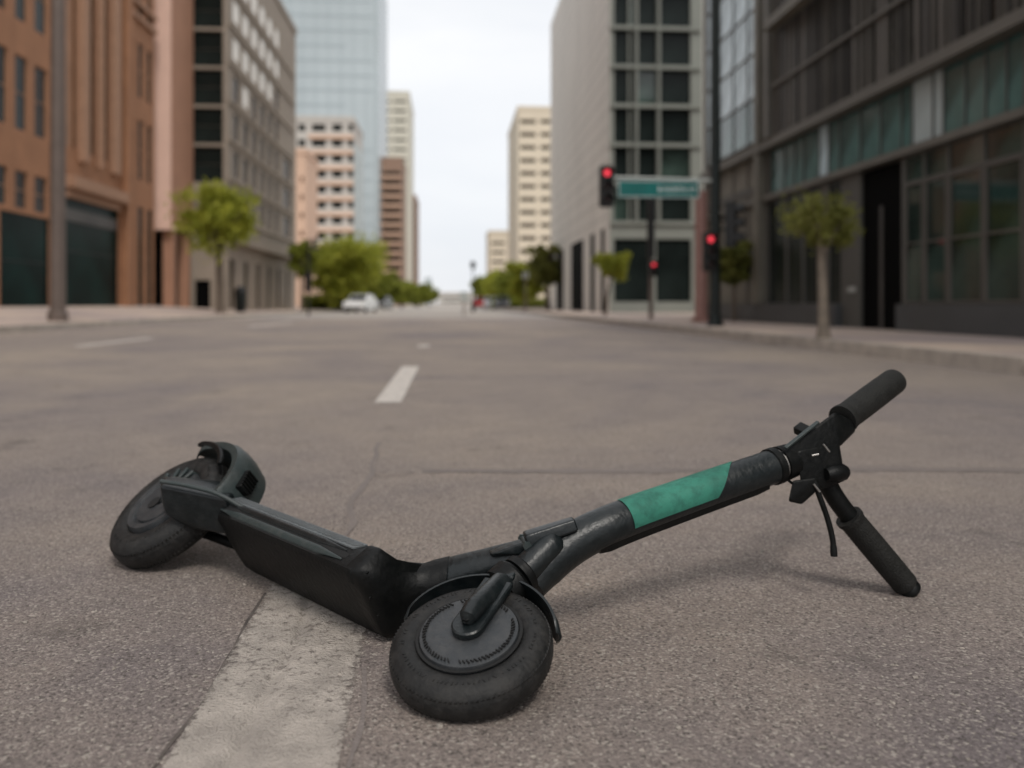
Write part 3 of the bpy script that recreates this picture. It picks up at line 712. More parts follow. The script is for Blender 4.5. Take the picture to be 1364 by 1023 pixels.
def mast():
    Y = 16.9; X = x_at(952.5, Y); z0 = .14
    t = thing('signal_mast', 'tall dark signal mast with a long arm carrying the green street sign', 'traffic light', (X, Y, z0))
    bm = bmesh.new(); tube(bm, [(0, 0, .2), (0, 0, 9.5)], [.112, .085], 24); finish(bm, 'pole', 'dark_green_metal', t, 40)
    bm = bmesh.new(); tube(bm, [(0, 0, 0), (0, 0, .06), (0, 0, .08), (0, 0, .22)], [.18, .18, .15, .14], 24); finish(bm, 'pole_base', 'dark_green_metal', t, 30)
    xs = x_at(807, Y)-X; za = zy(875, 239, Y)-z0
    bm = bmesh.new(); tube(bm, [(-.05, 0, za-.02), (xs+.05, 0, za+.03)], [.045, .03], 16); finish(bm, 'mast_arm', 'light_metal', t, 40)
    zh = zy(807, 249, Y)-z0; signal_head(t, xs, -.06, zh, 1.22, 0, 1)
    zh = zy(942, 336, Y)-z0; signal_head(t, x_at(942, Y)-X, -.16, zh, 1.15, 0, 1)
    # unlit head seen from the side, on the right of the mast
    xh = x_at(975, Y)-X; zh = zy(975, 299, Y)-z0
    signal_head(t, xh, 0, zh, 1.35, R(60), 0)
    bm = bmesh.new(); tube(bm, [(.05, 0, zh+.1), (xh, 0, zh+.1)], .025, 12); tube(bm, [(.05, 0, zh-.1), (xh, 0, zh-.1)], .025, 12); finish(bm, 'bracket', 'black_metal', t, 40)
    # street sign hanging under the arm
    xa, xb = x_at(822, Y)-X, x_at(930, Y)-X; zt, zb = zy(875, 241, Y)-z0, zy(875, 264, Y)-z0
    s = thing('street_sign', 'long green street name sign with small white lettering under the mast arm', 'street sign', (X, Y, z0))
    bm = bmesh.new(); box(bm, xa, xb, -.075, -.06, zb, zt, bev=.005); finish(bm, 'sign_panel', 'sign_green', s)
    bm = bmesh.new(); e = .012
    for q in ((xa+e, xb-e, zt-2*e, zt-e), (xa+e, xb-e, zb+e, zb+2*e), (xa+e, xa+2*e, zb+2*e+.001, zt-2*e-.001), (xb-2*e, xb-e, zb+2*e+.001, zt-2*e-.001)): box(bm, q[0], q[1], -.078, -.0755, q[2], q[3])
    finish(bm, 'border', 'sign_white', s)
    tx = bpy.data.curves.new('lettering', 'FONT'); tx.body = 'B NORTH ST'; tx.size = .14; tx.extrude = .002; tx.align_x = 'RIGHT'; tx.align_y = 'CENTER'
    o = bpy.data.objects.new('lettering', tx); COL.objects.link(o); bpy.context.view_layer.update()
    me = bpy.data.meshes.new_from_object(o); bpy.data.objects.remove(o); me.materials.clear(); me.materials.append(M['sign_white'])
    lo = bpy.data.objects.new('lettering', me); COL.objects.link(lo); lo.parent = s; lo.rotation_euler = (R(90), 0, 0); lo.location = (xb-.07, -.0785, (zt+zb)/2-.01)
mast()
def small_signal():
    Y = 24.5; X = x_at(867, Y); t = thing('pedestrian_signal', 'slim dark post with a small lit red light at head height, left of the mast', 'traffic light', (X, Y, .14))
    bm = bmesh.new(); tube(bm, [(0, 0, 0), (0, 0, zy(867, 345, Y)-.14)], .07, 16); finish(bm, 'lower_post', 'grey_metal', t, 40)
    bm = bmesh.new(); tube(bm, [(0, 0, zy(867, 344, Y)-.14), (0, 0, zy(867, 258, Y)-.14)], .12, 16); finish(bm, 'upper_post', 'black_metal', t, 40)
    signal_head(t, .02, -.2, zy(868, 358, Y)-.14, 1.0, 0, 1, 2)
small_signal()
def lamp_post():
    Y = 21.6; X = x_at(77, Y); z0 = zl(X, Y)
    t = thing('lamp_post', 'thick grey-brown lamp post on the left pavement in front of the brick block', 'lamp post', (X, Y, z0))
    bm = bmesh.new(); tube(bm, [(0, 0, .25), (0, 0, 10)], [.19, .15], 24); finish(bm, 'post', 'grey_metal', t, 40)
    bm = bmesh.new(); tube(bm, [(0, 0, 0), (0, 0, .22), (0, 0, .25)], [.24, .24, .2], 24); finish(bm, 'base', 'grey_metal', t, 30)
    bm = bmesh.new(); tube(bm, curve_pts([(0, 0, 9.9), (.6, 0, 10.4), (1.6, 0, 10.5)]), .06, 12); finish(bm, 'arm', 'grey_metal', t, 40)
    bm = bmesh.new(); box(bm, 1.5, 2.2, -.15, .15, 10.42, 10.56, bev=.04); finish(bm, 'lamp_head', 'grey_metal', t)
lamp_post()
def left_signal():
    Y = 43; X = x_at(411, Y); t = thing('corner_signal', 'black traffic signal post seen against the bright trees at the left kerb', 'traffic light', (X, Y, 0))
    bm = bmesh.new(); tube(bm, [(0, 0, 0), (0, 0, zy(411, 318, Y))], .06, 16); finish(bm, 'pole', 'black_metal', t, 40)
    signal_head(t, 0, -.12, zy(411, 375, Y), 1.5, R(15), 0, 3); signal_head(t, .3, -.1, zy(420, 326, Y), .9, R(100), 0, 3)
left_signal()
def street_lamp():
    Y = 62; X = x_at(630, Y); t = thing('street_lamp', 'thin black post topped by a small dark lantern against the sky near the street centre', 'street lamp', (X, Y, 0))
    bm = bmesh.new(); tube(bm, [(0, 0, 0), (0, 0, zy(630, 358, Y))], .045, 12); finish(bm, 'post', 'black_metal', t, 40)
    z = zy(630, 358, Y); bm = bmesh.new(); tube(bm, [(0, 0, z), (0, 0, z+.05), (0, 0, z+.45), (0, 0, z+.6)], [.1, .17, .2, .05], 12); finish(bm, 'lantern', 'black_metal', t, 30)
    bm = bmesh.new(); tube(bm, [(0, 0, 0), (0, 0, .8)], .13, 12); finish(bm, 'base', 'black_metal', t, 30)
street_lamp()
def far_post(px, Y, py, r, label):
    X = x_at(px, Y); t = thing('sign_post', label, 'sign post', (X, Y, 0)); z = zy(px, py, Y)
    bm = bmesh.new(); tube(bm, [(0, 0, 0), (0, 0, z)], r, 12); finish(bm, 'post', 'grey_metal', t, 40)
    bm = bmesh.new(); box(bm, -.22, .22, -.05, -.02, z-.5, z-.02, bev=.01); finish(bm, 'sign_panel', 'light_metal', t)
far_post(618, 44, 388, .04, 'low grey sign post standing in the roadway near the vanishing point')
far_post(700, 60, 362, .07, 'dark sign post among the right hand trees')
def bin_(px, Y):
    X = x_at(px, Y); t = thing('litter_bin', 'dark tapered litter bin on the left pavement beside the tree trunk', 'litter bin', (X, Y, .14))
    bm = bmesh.new(); tube(bm, [(0, 0, 0), (0, 0, .08), (0, 0, .95), (0, 0, 1.0)], [.2, .24, .3, .3], 20); finish(bm, 'bin_body', 'dark_green_metal', t, 30)
    bm = bmesh.new(); tube(bm, [(0, 0, 1.003), (0, 0, 1.08), (0, 0, 1.3), (0, 0, 1.38)], [.31, .31, .2, .05], 20); finish(bm, 'bin_lid', 'black_metal', t, 30)
bin_(320, 42.5)
# ------------------------------------------------------------------ trees
def tree(name, label, x, y, z0, h, cz, rx, rz, leafm, n=3500, ls=.11, bark='bark', tr=.07, group=None, lean=0, seed=1, sp=1.0):
    rnd = random.Random(seed); t = thing(name, label, 'tree', (x, y, z0), 0, group)
    bm = bmesh.new(); top = Vector((lean, 0, cz)); ctrl = curve_pts([(0, 0, 0), (lean*.3, 0, cz*.4), (lean*.8, 0, cz*.8), top], 4)
    tube(bm, ctrl, [tr*(1.35 if i == 0 else 1)*(1-.5*i/(len(ctrl)-1)) for i in range(len(ctrl))], 12)
    cl = []
    for i in range(9):
        a = rnd.uniform(0, 2*PI); e = rnd.uniform(-.1, .9); L_ = rx*rnd.uniform(.6, 1.1)
        s = Vector((lean*.7, 0, cz*rnd.uniform(.68, .9))); d = top+Vector((math.cos(a)*L_, math.sin(a)*L_, e*rz))
        mid = (s+d)/2+Vector((0, 0, .1*rz)); tube(bm, curve_pts([s, mid, d], 3), [tr*.4, tr*.36, tr*.3, tr*.26, tr*.2, tr*.15, tr*.1][:7], 7); cl.append(d)
    finish(bm, 'trunk', bark, t, 60)
    # leaf clumps
    C_ = []
    for i in range(46):
        while True:
            p = Vector((rnd.uniform(-1, 1), rnd.uniform(-1, 1), rnd.uniform(-1, 1)))
            if .25 < p.length < 1.12 and mn.noise(p*1.7+Vector((seed, 0, 0))) > -.22: break
        C_.append((top+Vector((p.x*rx*.85, p.y*rx*.85, p.z*rz*.8)), rnd.uniform(.13, .38)*rx))
    for d in cl: C_.append((d, .3*rx))
    vs = []; fs = []
    for i in range(n):
        c, r = rnd.choice(C_)
        g = Vector((rnd.gauss(0, .5), rnd.gauss(0, .5), rnd.gauss(0, .42)))*r*sp
        p = c+g; s = ls*rnd.uniform(.6, 1.3)
        u = Vector((rnd.uniform(-1, 1), rnd.uniform(-1, 1), rnd.uniform(-1, 1))).normalized(); v = u.cross(Vector((rnd.uniform(-1, 1), rnd.uniform(-1, 1), rnd.uniform(-1, 1)))).normalized()
        k = len(vs); vs += [p-u*s, p-v*s*.45+u*s*.1, p+u*s, p+v*s*.45+u*s*.1]; fs.append((k, k+1, k+2, k+3))
    me = bpy.data.meshes.new('crown'); me.from_pydata(vs, [], fs); me.materials.append(M[leafm])
    o = bpy.data.objects.new('crown', me); COL.objects.link(o); o.parent = t
    return t
def tree_px(name, label, pc, pt, pb, pl, pr, base_y, Y, leafm, z0=.14, trunk_px=None, **k):
    X = x_at(trunk_px or pc, Y); top = zy(pc, pt, Y)-z0; bot = zy(pc, pb, Y)-z0; rx = (x_at(pr, Y)-x_at(pl, Y))/2; cz = (top+bot)/2
    return tree(name, label, X, Y, z0, top, cz, rx, (top-bot)/2, leafm, lean=x_at(pc, Y)-X, **k)
tree_px('street_tree', 'slim young tree with sparse olive crown in front of the dark glass building', 1093, 262, 338, 1050, 1138, 450, 10.6, 'leaf_dull', trunk_px=1097, n=2300, ls=.042, bark='pale_bark', tr=.075, seed=3, sp=1.15)
tree_px('street_tree', 'bright leafy tree on the left pavement in front of the grey-brown office', 290, 248, 345, 240, 334, 418, 38.0, 'leaf_bright', trunk_px=294, n=5600, ls=.14, tr=.2, seed=5, sp=1.2)
tree_px('street_tree', 'full yellow-green tree behind the white car, largest crown on the left of the street', 457, 318, 404, 414, 508, 413, 66.0, 'leaf_bright', n=10500, ls=.21, tr=.22, seed=6, sp=1.25)
tree_px('street_tree', 'small olive tree half hidden by the corner of the grey-brown office', 402, 320, 372, 388, 424, 413, 62.0, 'leaf_mid', n=4200, ls=.2, tr=.15, seed=8)
tree_px('street_tree', 'dark low tree directly behind the white car', 500, 352, 400, 478, 520, 413, 92.0, 'leaf_mid', n=7000, ls=.28, tr=.2, seed=9)
g = 'far street trees on the left'
for i, (pc, pt, pl, pr, Y) in enumerate(((515, 372, 495, 535, 110), (535, 376, 515, 555, 130), (556, 379, 540, 572, 160), (572, 386, 562, 582, 210))):
    tree_px('street_tree', ['first low dark green tree beyond the left tall trees', 'low round tree below the brown office slab', 'low tree below the narrow grey tower', 'smallest far tree at the left of the vanishing point'][i], pc, pt, 404, pl, pr, 411, float(Y), 'leaf_mid', z0=.02, n=5000, ls=.34+.03*i, tr=.25, seed=20+i, group=g)
tree_px('street_tree', 'small bright tree at the corner column of the pale stone building', 817, 338, 372, 798, 838, 420, 33.0, 'leaf_bright', trunk_px=806, n=3200, ls=.1, tr=.07, seed=11)
tree_px('street_tree', 'light green tree against the lower wall right of the dark mast', 978, 322, 388, 957, 1000, 425, 21.0, 'leaf_dull', n=3800, ls=.08, tr=.06, seed=12)
tree_px('street_tree', 'tall narrow tree with dark trunk left of the stone colonnade', 726, 322, 390, 706, 746, 415, 64.0, 'leaf_dull', trunk_px=730, n=5000, ls=.2, tr=.24, seed=13)
g = 'far street trees on the right'
for i, (pc, pt, pb, pl, pr, Y) in enumerate(((700, 352, 400, 680, 724, 78), (684, 357, 400, 662, 708, 95), (665, 362, 400, 645, 684, 115), (648, 370, 402, 632, 664, 140))):
    tree_px('street_tree', ['rounded tree nearest the cream tower on the right of the street', 'wide green tree in the middle of the right hand row', 'tree above the parked cars on the right', 'last small tree of the right hand row beside the thin lamp'][i], pc, pt, pb, pl, pr, 411, float(Y), 'leaf_mid' if i % 2 else 'leaf_bright', z0=.02, n=7500, ls=.28+.03*i, tr=.2, seed=30+i, group=g)
def hedge(px0, px1, py, Y, label, seed):
    rnd = random.Random(seed); x0, x1 = x_at(px0, Y), x_at(px1, Y); H = zy(px0, py, Y); vs = []; fs = []
    for i in range(3500):
        p = Vector((rnd.uniform(x0, x1), Y+rnd.uniform(-1, 1), rnd.uniform(.1, H)*(.85+.15*math.sin(i)))); s = .16
        u = Vector((rnd.uniform(-1, 1), rnd.uniform(-1, 1), rnd.uniform(-1, 1))).normalized(); v = u.cross(Vector((0.3, .2, 1))).normalized()
        k = len(vs); vs += [p-u*s, p-v*s*.5, p+u*s, p+v*s*.5]; fs.append((k, k+1, k+2, k+3))
    base = Vector(((x0+x1)/2, Y, .1)); vs = [v-base for v in vs]
    me = bpy.data.meshes.new('hedge'); me.from_pydata(vs, [], fs); me.materials.append(M['leaf_mid']); o = bpy.data.objects.new('hedge', me); COL.objects.link(o); o.location = base; tag(o, label, 'hedge')
hedge(404, 470, 392, 70, 'low clipped hedge under the yellow-green trees on the left', 2)
hedge(655, 728, 396, 90, 'dark low hedge under the right hand tree row', 3)
# ------------------------------------------------------------------ cars
def car(name, label, cat, x, y, rz, body, group=None, van=False):
    t = thing(name, label, cat, (x, y, .008), rz, group); Lh = 2.15; W = .88; hb = 1.48 if not van else 1.75
    prof = [(-Lh, .35), (-Lh, .62), (-Lh+.08, .85), (-1.05, .97), (-.45, hb-.04), (.2, hb), (1.3, hb-.04), (1.85, .98), (Lh-.05, .9), (Lh, .6), (Lh, .35), (1.2, .24), (-1.2, .24)]
    bm = bmesh.new(); rings = []
    for wy, s in ((-W, .94), (-W*.93, 1), (W*.93, 1), (W, .94)):
        rings.append([Vector((px, wy*(1 if pz < 1 else .80), .3+(pz-.3)*s)) for px, pz in prof])
    loft(bm, rings); bmesh.ops.recalc_face_normals(bm, faces=bm.faces[:]); finish(bm, 'body', body, t, 25)
    def q(nm, m, pts):
        b = bmesh.new(); vs = [b.verts.new(p) for p in pts]; b.faces.new(vs); r = bmesh.ops.solidify(b, geom=b.faces[:], thickness=.02); finish(b, nm, m, t)
    q('rear_window', 'dark_glass', [(1.36, -.62, hb-.09), (1.36, .62, hb-.09), (1.85, .70, 1.02), (1.85, -.70, 1.02)])
    q('windscreen', 'dark_glass', [(-.55, -.64, hb-.08), (-1.05, -.72, 1.0), (-1.05, .72, 1.0), (-.55, .64, hb-.08)])
    for s in (-1, 1):
        q('side_window', 'dark_glass', [(-.75, s*.79, 1.02), (1.5, s*.79, 1.02), (1.15, s*.715, hb-.1), (-.35, s*.715, hb-.1)])
        for xx in (-1.35, 1.3):
            b = bmesh.new(); lathe(b, Vector((xx, s*.80, .32)), Vector((0, s, 0)), [(.001, -.1), (.3, -.1), (.33, -.06), (.33, .06), (.3, .095), (.001, .095)], 24); wl = finish(b, 'wheel', 'rubber', t, 30)
            b = bmesh.new(); lathe(b, Vector((xx, s*.80, .32)), Vector((0, s, 0)), [(.001, .097), (.2, .097), (.19, .105), (.001, .11)], 20); finish(b, 'rim', 'light_metal', wl, 30)
        b = bmesh.new(); box(b, -Lh-.012, -Lh+.1, s*.68-.14, s*.68+.14, .62, .76, bev=.02); finish(b, 'headlight', 'head_light', t)
        b = bmesh.new(); box(b, Lh-.1, Lh+.012, s*.68-.13, s*.68+.13, .66, .84, bev=.02); finish(b, 'tail_light', 'tail_red', t)
    b = bmesh.new(); box(b, -Lh-.03, -Lh+.1, -.8, .8, .33, .45, bev=.02); box(b, Lh-.1, Lh+.03, -.8, .8, .33, .45, bev=.02); finish(b, 'bumper', 'rubber', t)
    return t
car('white_car', 'white hatchback coming up the street below the yellow-green trees', 'car', x_at(481, 61), 61, R(80), 'car_white').scale = (.88, .88, .88)
car('dark_car', 'dark car parked just right of the white hatchback', 'car', x_at(507, 92), 92, R(80), 'car_dark')
g = 'cars parked under the right hand trees'
car('parked_car', 'red car parked right of the thin black lamp', 'car', x_at(641, 105), 105, R(78), 'car_red', g)
car('parked_car', 'silver car parked between the red car and the black one', 'car', x_at(655, 98), 98, R(88), 'car_silver', g)
car('parked_car', 'black car parked rightmost of the row under the trees', 'car', x_at(668, 90), 90, R(88), 'car_dark', g)
# ------------------------------------------------------------------ the scooter (camera-aligned local axes, metres)
def P(px, py, d): return Vector(((px-682)/F*d, d, CAM_H-(py-HOR)/F*d))
ROOT = Vector((-.2, 1.5, 0))
root = thing('electric_scooter', 'black electric scooter with a teal stem band, lying on its side over the road line', 'scooter')
root.rotation_euler = (0, 0, -YAW); root.location = (ROOT.x*math.cos(YAW)+ROOT.y*math.sin(YAW), -ROOT.x*math.sin(YAW)+ROOT.y*math.cos(YAW), 0)
def part(bm, name, m, parent=None, smooth=35):
    bmesh.ops.recalc_face_normals(bm, faces=bm.faces[:])
    for v in bm.verts: v.co -= ROOT
    return finish(bm, name, m, parent or root, smooth)
Z = Vector((0, 0, 1))
def wheel(c, n, Rm, w2, nm_lab, seed=1, rear=False):
    rnd = random.Random(seed); n = n.normalized(); e1, e2 = frame(n, Vector((0, 1, 0)))
    bm = bmesh.new(); k = Rm/.128
    ti = .078*k
    prof = [(ti, w2*.30), (ti+.002, w2*.78), (.086*k, w2*.94), (.097*k, w2*1.0), (.108*k, w2*.96), (.118*k, w2*.78), (.1245*k, w2*.50), (.1275*k, w2*.22), (.128*k, 0)]
    prof = prof+[(r, -h) for r, h in prof[-2::-1]]
    rings = [[c+n*h+(e1*math.cos(q*2*PI/96)+e2*math.sin(q*2*PI/96))*r for q in range(96)] for r, h in prof]
    vr = [[bm.verts.new(p) for p in r] for r in rings]
    for i in range(len(vr)):
        for j in range(96): 
            if i < len(vr)-1: bm.faces.new((vr[i][j], vr[i][(j+1) % 96], vr[i+1][(j+1) % 96], vr[i+1][j]))
    for j in range(96): bm.faces.new((vr[-1][j], vr[-1][(j+1) % 96], vr[0][(j+1) % 96], vr[0][j]))
    # moulded sidewall marks
    for sgn in (1, -1):
        for q in range(84):
            if rnd.random() < .22: continue
            a = q*2*PI/84+rnd.uniform(-.012, .012); rr = .103*k; er = e1*math.cos(a)+e2*math.sin(a); et = n.cross(er)
            obox(bm, c+er*rr+n*sgn*(w2*.985), (er+et*rnd.uniform(-.6, .6)).normalized(), et, n*sgn, rnd.uniform(.0018, .0034), .0009, .0009)
    # tread sipes as raised ribs
    for hh in (-.45, -.15, .15, .45):
        for q in range(100):
            a = (q+(.5 if hh > 0 else 0))*2*PI/100; er = e1*math.cos(a)+e2*math.sin(a); et = n.cross(er); rr = Rm-.0022*abs(hh)/.45*1.7-.0004
            obox(bm, c+er*rr+n*hh*w2, er, (et+n*.35*(1 if hh > 0 else -1)).normalized(), n, .0011, .0026, w2*.10)
    tw = part(bm, 'wheel', 'tyre_rubber')
    tw.name = 'rear_wheel' if rear else 'front_wheel'
    bm = bmesh.new()
    if not rear:
        pf = [(.0005, w2+.006), (.066*k, w2+.0065), (.0765*k, w2+.004), (.0785*k, w2*.80), (.0785*k, -w2*.80), (.0765*k, -w2-.004), (.0005, -w2-.006)]
    else:
        pf = [(.0005, w2*.6), (.012*k, w2*.6), (.014*k, w2*.98), (.055*k, w2*1.02), (.057*k, w2*.86), (.060*k, w2*.86), (.063*k, w2*1.04), (.074*k, w2+.003), (.0785*k, w2*.78), (.0785*k, -w2*.80), (.0765*k, -w2-.004), (.0005, -w2-.006)]
    lathe(bm, c, n, pf, 96); hb = part(bm, 'hub', 'hub_plastic', tw)
    hb.location = (0, 0, 0)
    if not rear:
        bm = bmesh.new()
        for q in range(72):
            if q in (3, 4, 5, 21, 22, 50, 51): continue
            a = q*2*PI/72; er = e1*math.cos(a)+e2*math.sin(a); et = n.cross(er)
            obox(bm, c+er*.0690*k+n*(w2+.0075), (er+et*rnd.uniform(.2, .9)).normalized(), et, n, rnd.uniform(.0025, .004), .0011, .0012)
        part(bm, 'hub_teeth', 'groove_black', tw)
        bm = bmesh.new(); pr = [(.0785*k, w2*1.02), (.0835*k, w2*1.02), (.0835*k, w2*.99), (.0785*k, w2*.99)]
        rr = [[c+n*h+(e1*math.cos(q*2*PI/96)+e2*math.sin(q*2*PI/96))*r for q in range(96)] for r, h in pr]; vr = [[bm.verts.new(p) for p in r] for r in rr]
        for i in range(4):
            for j in range(96): bm.faces.new((vr[i][j], vr[i][(j+1) % 96], vr[(i+1) % 4][(j+1) % 96], vr[(i+1) % 4][j]))
        part(bm, 'rim_groove', 'groove_black', tw)
    return e1, e2, tw
# front wheel
nF = Vector((-.10, -.31, .94)).normalized(); cF = Vector((-.063, 1.285, .0625)); wF = .031
wheel(cF, nF, .128, wF, '', 1)
q1 = (Vector((1, 0, 0))-nF*nF.x).normalized(); q2 = nF.cross(q1).normalized()
fd = (q1*.42+q2*.90).normalized(); fs_ = nF.cross(fd).normalized()
crown = cF+fd*.155+nF*.012
# fork legs: capsule plate + tube, both sides of the wheel
for s in (1, -1):
    off = nF*s*(wF+.0165)
    bm = bmesh.new(); n_ = 14
    a0 = cF+off; a1 = cF+off+fd*.108
    def cap(off2, hw):
        ring = []
        for i in range(n_+1):
            a = PI/2+PI*i/n_; ring.append(a0+off2+fd*math.cos(a)*hw+fs_*math.sin(a)*hw)
        ring += [a1+off2-fs_*hw, a1+off2+fs_*hw]; return ring
    loft(bm, [cap(nF*s*-.006, .026), cap(nF*s*.001, .026), cap(nF*s*.003, .0235)])
    lf = part(bm, 'fork_leg', 'scooter_paint')
    bm = bmesh.new(); tube(bm, [a0+fd*-.004+nF*s*.004, a0+fd*.004+nF*s*.011, a0+fd*.02+nF*s*.013, cF+fd*.112+nF*s*(wF+.008), cF+fd*.135+nF*s*(wF-.012)], [.007, .0145, .0165, .019, .019], 24)
    part(bm, 'fork_tube', 'scooter_paint', lf)
    bm = bmesh.new(); lathe(bm, a0+nF*s*.010, nF*s, [(.0001, 0), (.009, 0), (.009, .004), (.007, .006), (.0001, .006)], 6); part(bm, 'axle_bolt', 'scooter_black', lf, 20)
# front fender: curved strip over the tyre on the fork side
bm = bmesh.new(); rings = []
base_a = math.atan2(.90, .42)
for i in range(33):
    a = base_a+R(-60)+R(140)*i/32; er = q1*math.cos(a)+q2*math.sin(a); tp = math.sin(PI*i/32)**.35*.8+.2; ww = (wF+.006)*tp
    prof = [(.134, ww), (.138, ww), (.1415, ww*.6), (.1425, 0), (.1415, -ww*.6), (.138, -ww), (.134, -ww), (.1375, -ww*.6), (.1385, 0), (.1375, ww*.6)]
    rings.append([cF+er*r+nF*h for r, h in prof])
loft(bm, rings); part(bm, 'front_fender', 'scooter_paint', None, 50)
# crown collar and head tube
S0 = P(748, 716, 1.475)
hd = (S0-crown).normalized()
bm = bmesh.new()
tube(bm, [crown-hd*.030, crown-hd*.024, crown+hd*.004, crown+hd*.010], [.030, .041, .041, .036], 32); tube(bm, [crown+hd*.0135, crown+hd*.015, crown+hd*.028, crown+hd*.031], [.032, .035, .034, .030], 32)
part(bm, 'head_collar', 'scooter_black')
bm = bmesh.new(); hull(bm, [crown+nF*s*(wF+.004)+fs_*q*.018+fd*z for s in (-1, 1) for q in (-1, 1) for z in (-.030, -.008)], .006, 3); part(bm, 'fork_crown', 'scooter_paint')
HE = P(738, 722, 1.462); hq = crown+hd*.022
bm = bmesh.new(); tube(bm, [hq, hq.lerp(HE, .1), hq.lerp(HE, .85), HE, HE+(HE-hq)*.10, HE+(HE-hq)*.15], [.024, .026, .0265, .025, .019, .008], 32); part(bm, 'head_tube', 'scooter_paint', None, 50)
# stem
J = P(1028, 622, 1.665)
sdv = (J-S0).normalized()
lowb = P(722, 768, 1.47)
pth = curve_pts([P(706, 778, 1.44), P(728, 751, 1.462), P(766, 722, 1.487), P(815, 698, 1.51), P(900, 667, 1.575), J], 8)
bm = bmesh.new(); nP = len(pth)
tube(bm, pth, [.031+.008*math.sin(PI*min(1, i/nP*1.6)) if i/nP < .62 else .031 for i in range(nP)] and [(.0385-.0045*(i/(nP-1)))*(.80+.20*min(1, i/7)) for i in range(nP)], 40)
part(bm, 'stem', 'scooter_paint', None, 50)
# straight part helper along the stem: param s from P(815) to J
A0 = P(815, 697, 1.51); 
def spt(s): return A0.lerp(P(900, 667, 1.575), s*2) if s < .5 else P(900, 667, 1.575).lerp(J, (s-.5)*2)
ax = (J-P(845, 686, 1.533)).normalized(); 
viewd = Vector((0, -1, .35)); up_s = (viewd-ax*viewd.dot(ax)).normalized(); sd_s = ax.cross(up_s).normalized()   # up_s: facing camera/up ; sd_s: across
def rad_at(p): 
    best = min(range(nP), key=lambda i: (pth[i]-p).length); return .0385-.0045*(best/(nP-1)), pth[best]
def shell(name, m, s0, s1, a0, a1, thick=.0012, slant=0.0, n=26, par=None):
    """a thin band wrapped on the stem between angles a0..a1 (0 = toward up_s, + = towards +sd_s)"""
    i0, i1 = s0*(nP-1), s1*(nP-1); bm = bmesh.new(); g = []
    for i in range(n+1):
        row = []
        for j in range(n+1):
            al = a0+(a1-a0)*j/n; q = i0+(i1-i0)*i/n
            if slant: q += slant*(j/n-.5)*(i/n)
            k = int(min(nP-2, q)); fr = q-k; c = pth[k].lerp(pth[k+1], fr); t_ = (pth[k+1]-pth[k]).normalized()
            u_ = (up_s-t_*up_s.dot(t_)).normalized(); v_ = t_.cross(u_); r = (.0385-.0045*(q/(nP-1)))+thick
            row.append(c+(u_*math.cos(al)+v_*math.sin(al))*r)
        g.append(row)
    V0 = [[bm.verts.new(p) for p in row] for row in g]
    for i in range(n):
        for j in range(n): bm.faces.new((V0[i][j], V0[i+1][j], V0[i+1][j+1], V0[i][j+1]))
    bmesh.ops.solidify(bm, geom=bm.faces[:], thickness=.0008)
    return part(bm, name, m, par, 50)
shell('teal_band', 'teal_paint', .642, .900, R(-84), R(38), .0016, slant=-2.6)
# flat cable channel along the underside of the stem
bm = bmesh.new(); rings = []
for i in range(20, nP-1):
    t_ = (pth[min(i+1, nP-1)]-pth[i-1]).normalized(); u_ = (up_s-t_*up_s.dot(t_)).normalized(); v_ = t_.cross(u_); r = .0385-.0045*(i/(nP-1))
    c = pth[i]+(u_*math.cos(R(-112))+v_*math.sin(R(-112)))*0
    dn = (-Z-t_*(-Z).dot(t_)).normalized(); sd2 = t_.cross(dn)
    h_ = .0065*min(1, (i-19)/3, (nP-1-i)/2+.1)
    rings.append([c+dn*(r*.5)+sd2*(r*.80), c+dn*(r*.86+h_)+sd2*(r*.62), c+dn*(r+h_)+sd2*(r*.25), c+dn*(r+h_)-sd2*(r*.25), c+dn*(r*.86+h_)-sd2*(r*.62), c+dn*(r*.5)-sd2*(r*.80)])
loft(bm, rings); part(bm, 'cable_channel', 'scooter_black', None, 50)
for s in (.62, .79):
    pass
# end collar of stem
bm = bmesh.new(); tube(bm, [J-ax*.004, J-ax*.002, J+ax*.012, J+ax*.014], [.034, .0372, .0372, .035], 36); part(bm, 'stem_collar', 'scooter_black')
bm = bmesh.new(); tube(bm, [J+ax*.014, J+ax*.0185], [.0325, .0325], 36); part(bm, 'clamp_ring', 'bare_metal')
bm = bmesh.new(); tube(bm, [J+ax*.0185, J+ax*.020, J+ax*.05], [.033, .0362, .034], 36); part(bm, 'stem_cap', 'scooter_black')
# hinge and neck
NF = P(550, 789, 1.535); NB = P(706, 741, 1.485)
bm = bmesh.new(); tube(bm, curve_pts([P(524, 796, 1.55), NF, P(600, 769, 1.52), P(660, 752, 1.50), NB], 5), [.043-.0105*min(1, i/14) for i in range(21)], 36, ry=1.0); part(bm, 'neck', 'scooter_paint', None, 50)
bm = bmesh.new(); h0, h1 = P(700, 719, 1.455), P(766, 696, 1.47); hv = (h1-h0).normalized(); hu = (Z-hv*hv.z).normalized(); hs = hv.cross(hu)
hull(bm, [h0+hu*.012+hs*.014, h0+hu*.012-hs*.016, h0-hu*.01+hs*.018, h0-hu*.01-hs*.02, h1+hu*.009+hs*.010, h1+hu*.009-hs*.012, h1-hu*.012+hs*.016, h1-hu*.012-hs*.018], .004, 3)
part(bm, 'hinge_cover', 'scooter_paint', None, 40)
bm = bmesh.new(); h2 = P(652, 736, 1.475); h3 = P(697, 727, 1.465); hull(bm, [h2+hs*.012, h2-hs*.012, h2-hu*.008, h3+hu*.010+hs*.013, h3+hu*.010-hs*.014, h3-hu*.012+hs*.015, h3-hu*.012-hs*.016], .003, 3); part(bm, 'hinge_tongue', 'scooter_paint', None, 40)
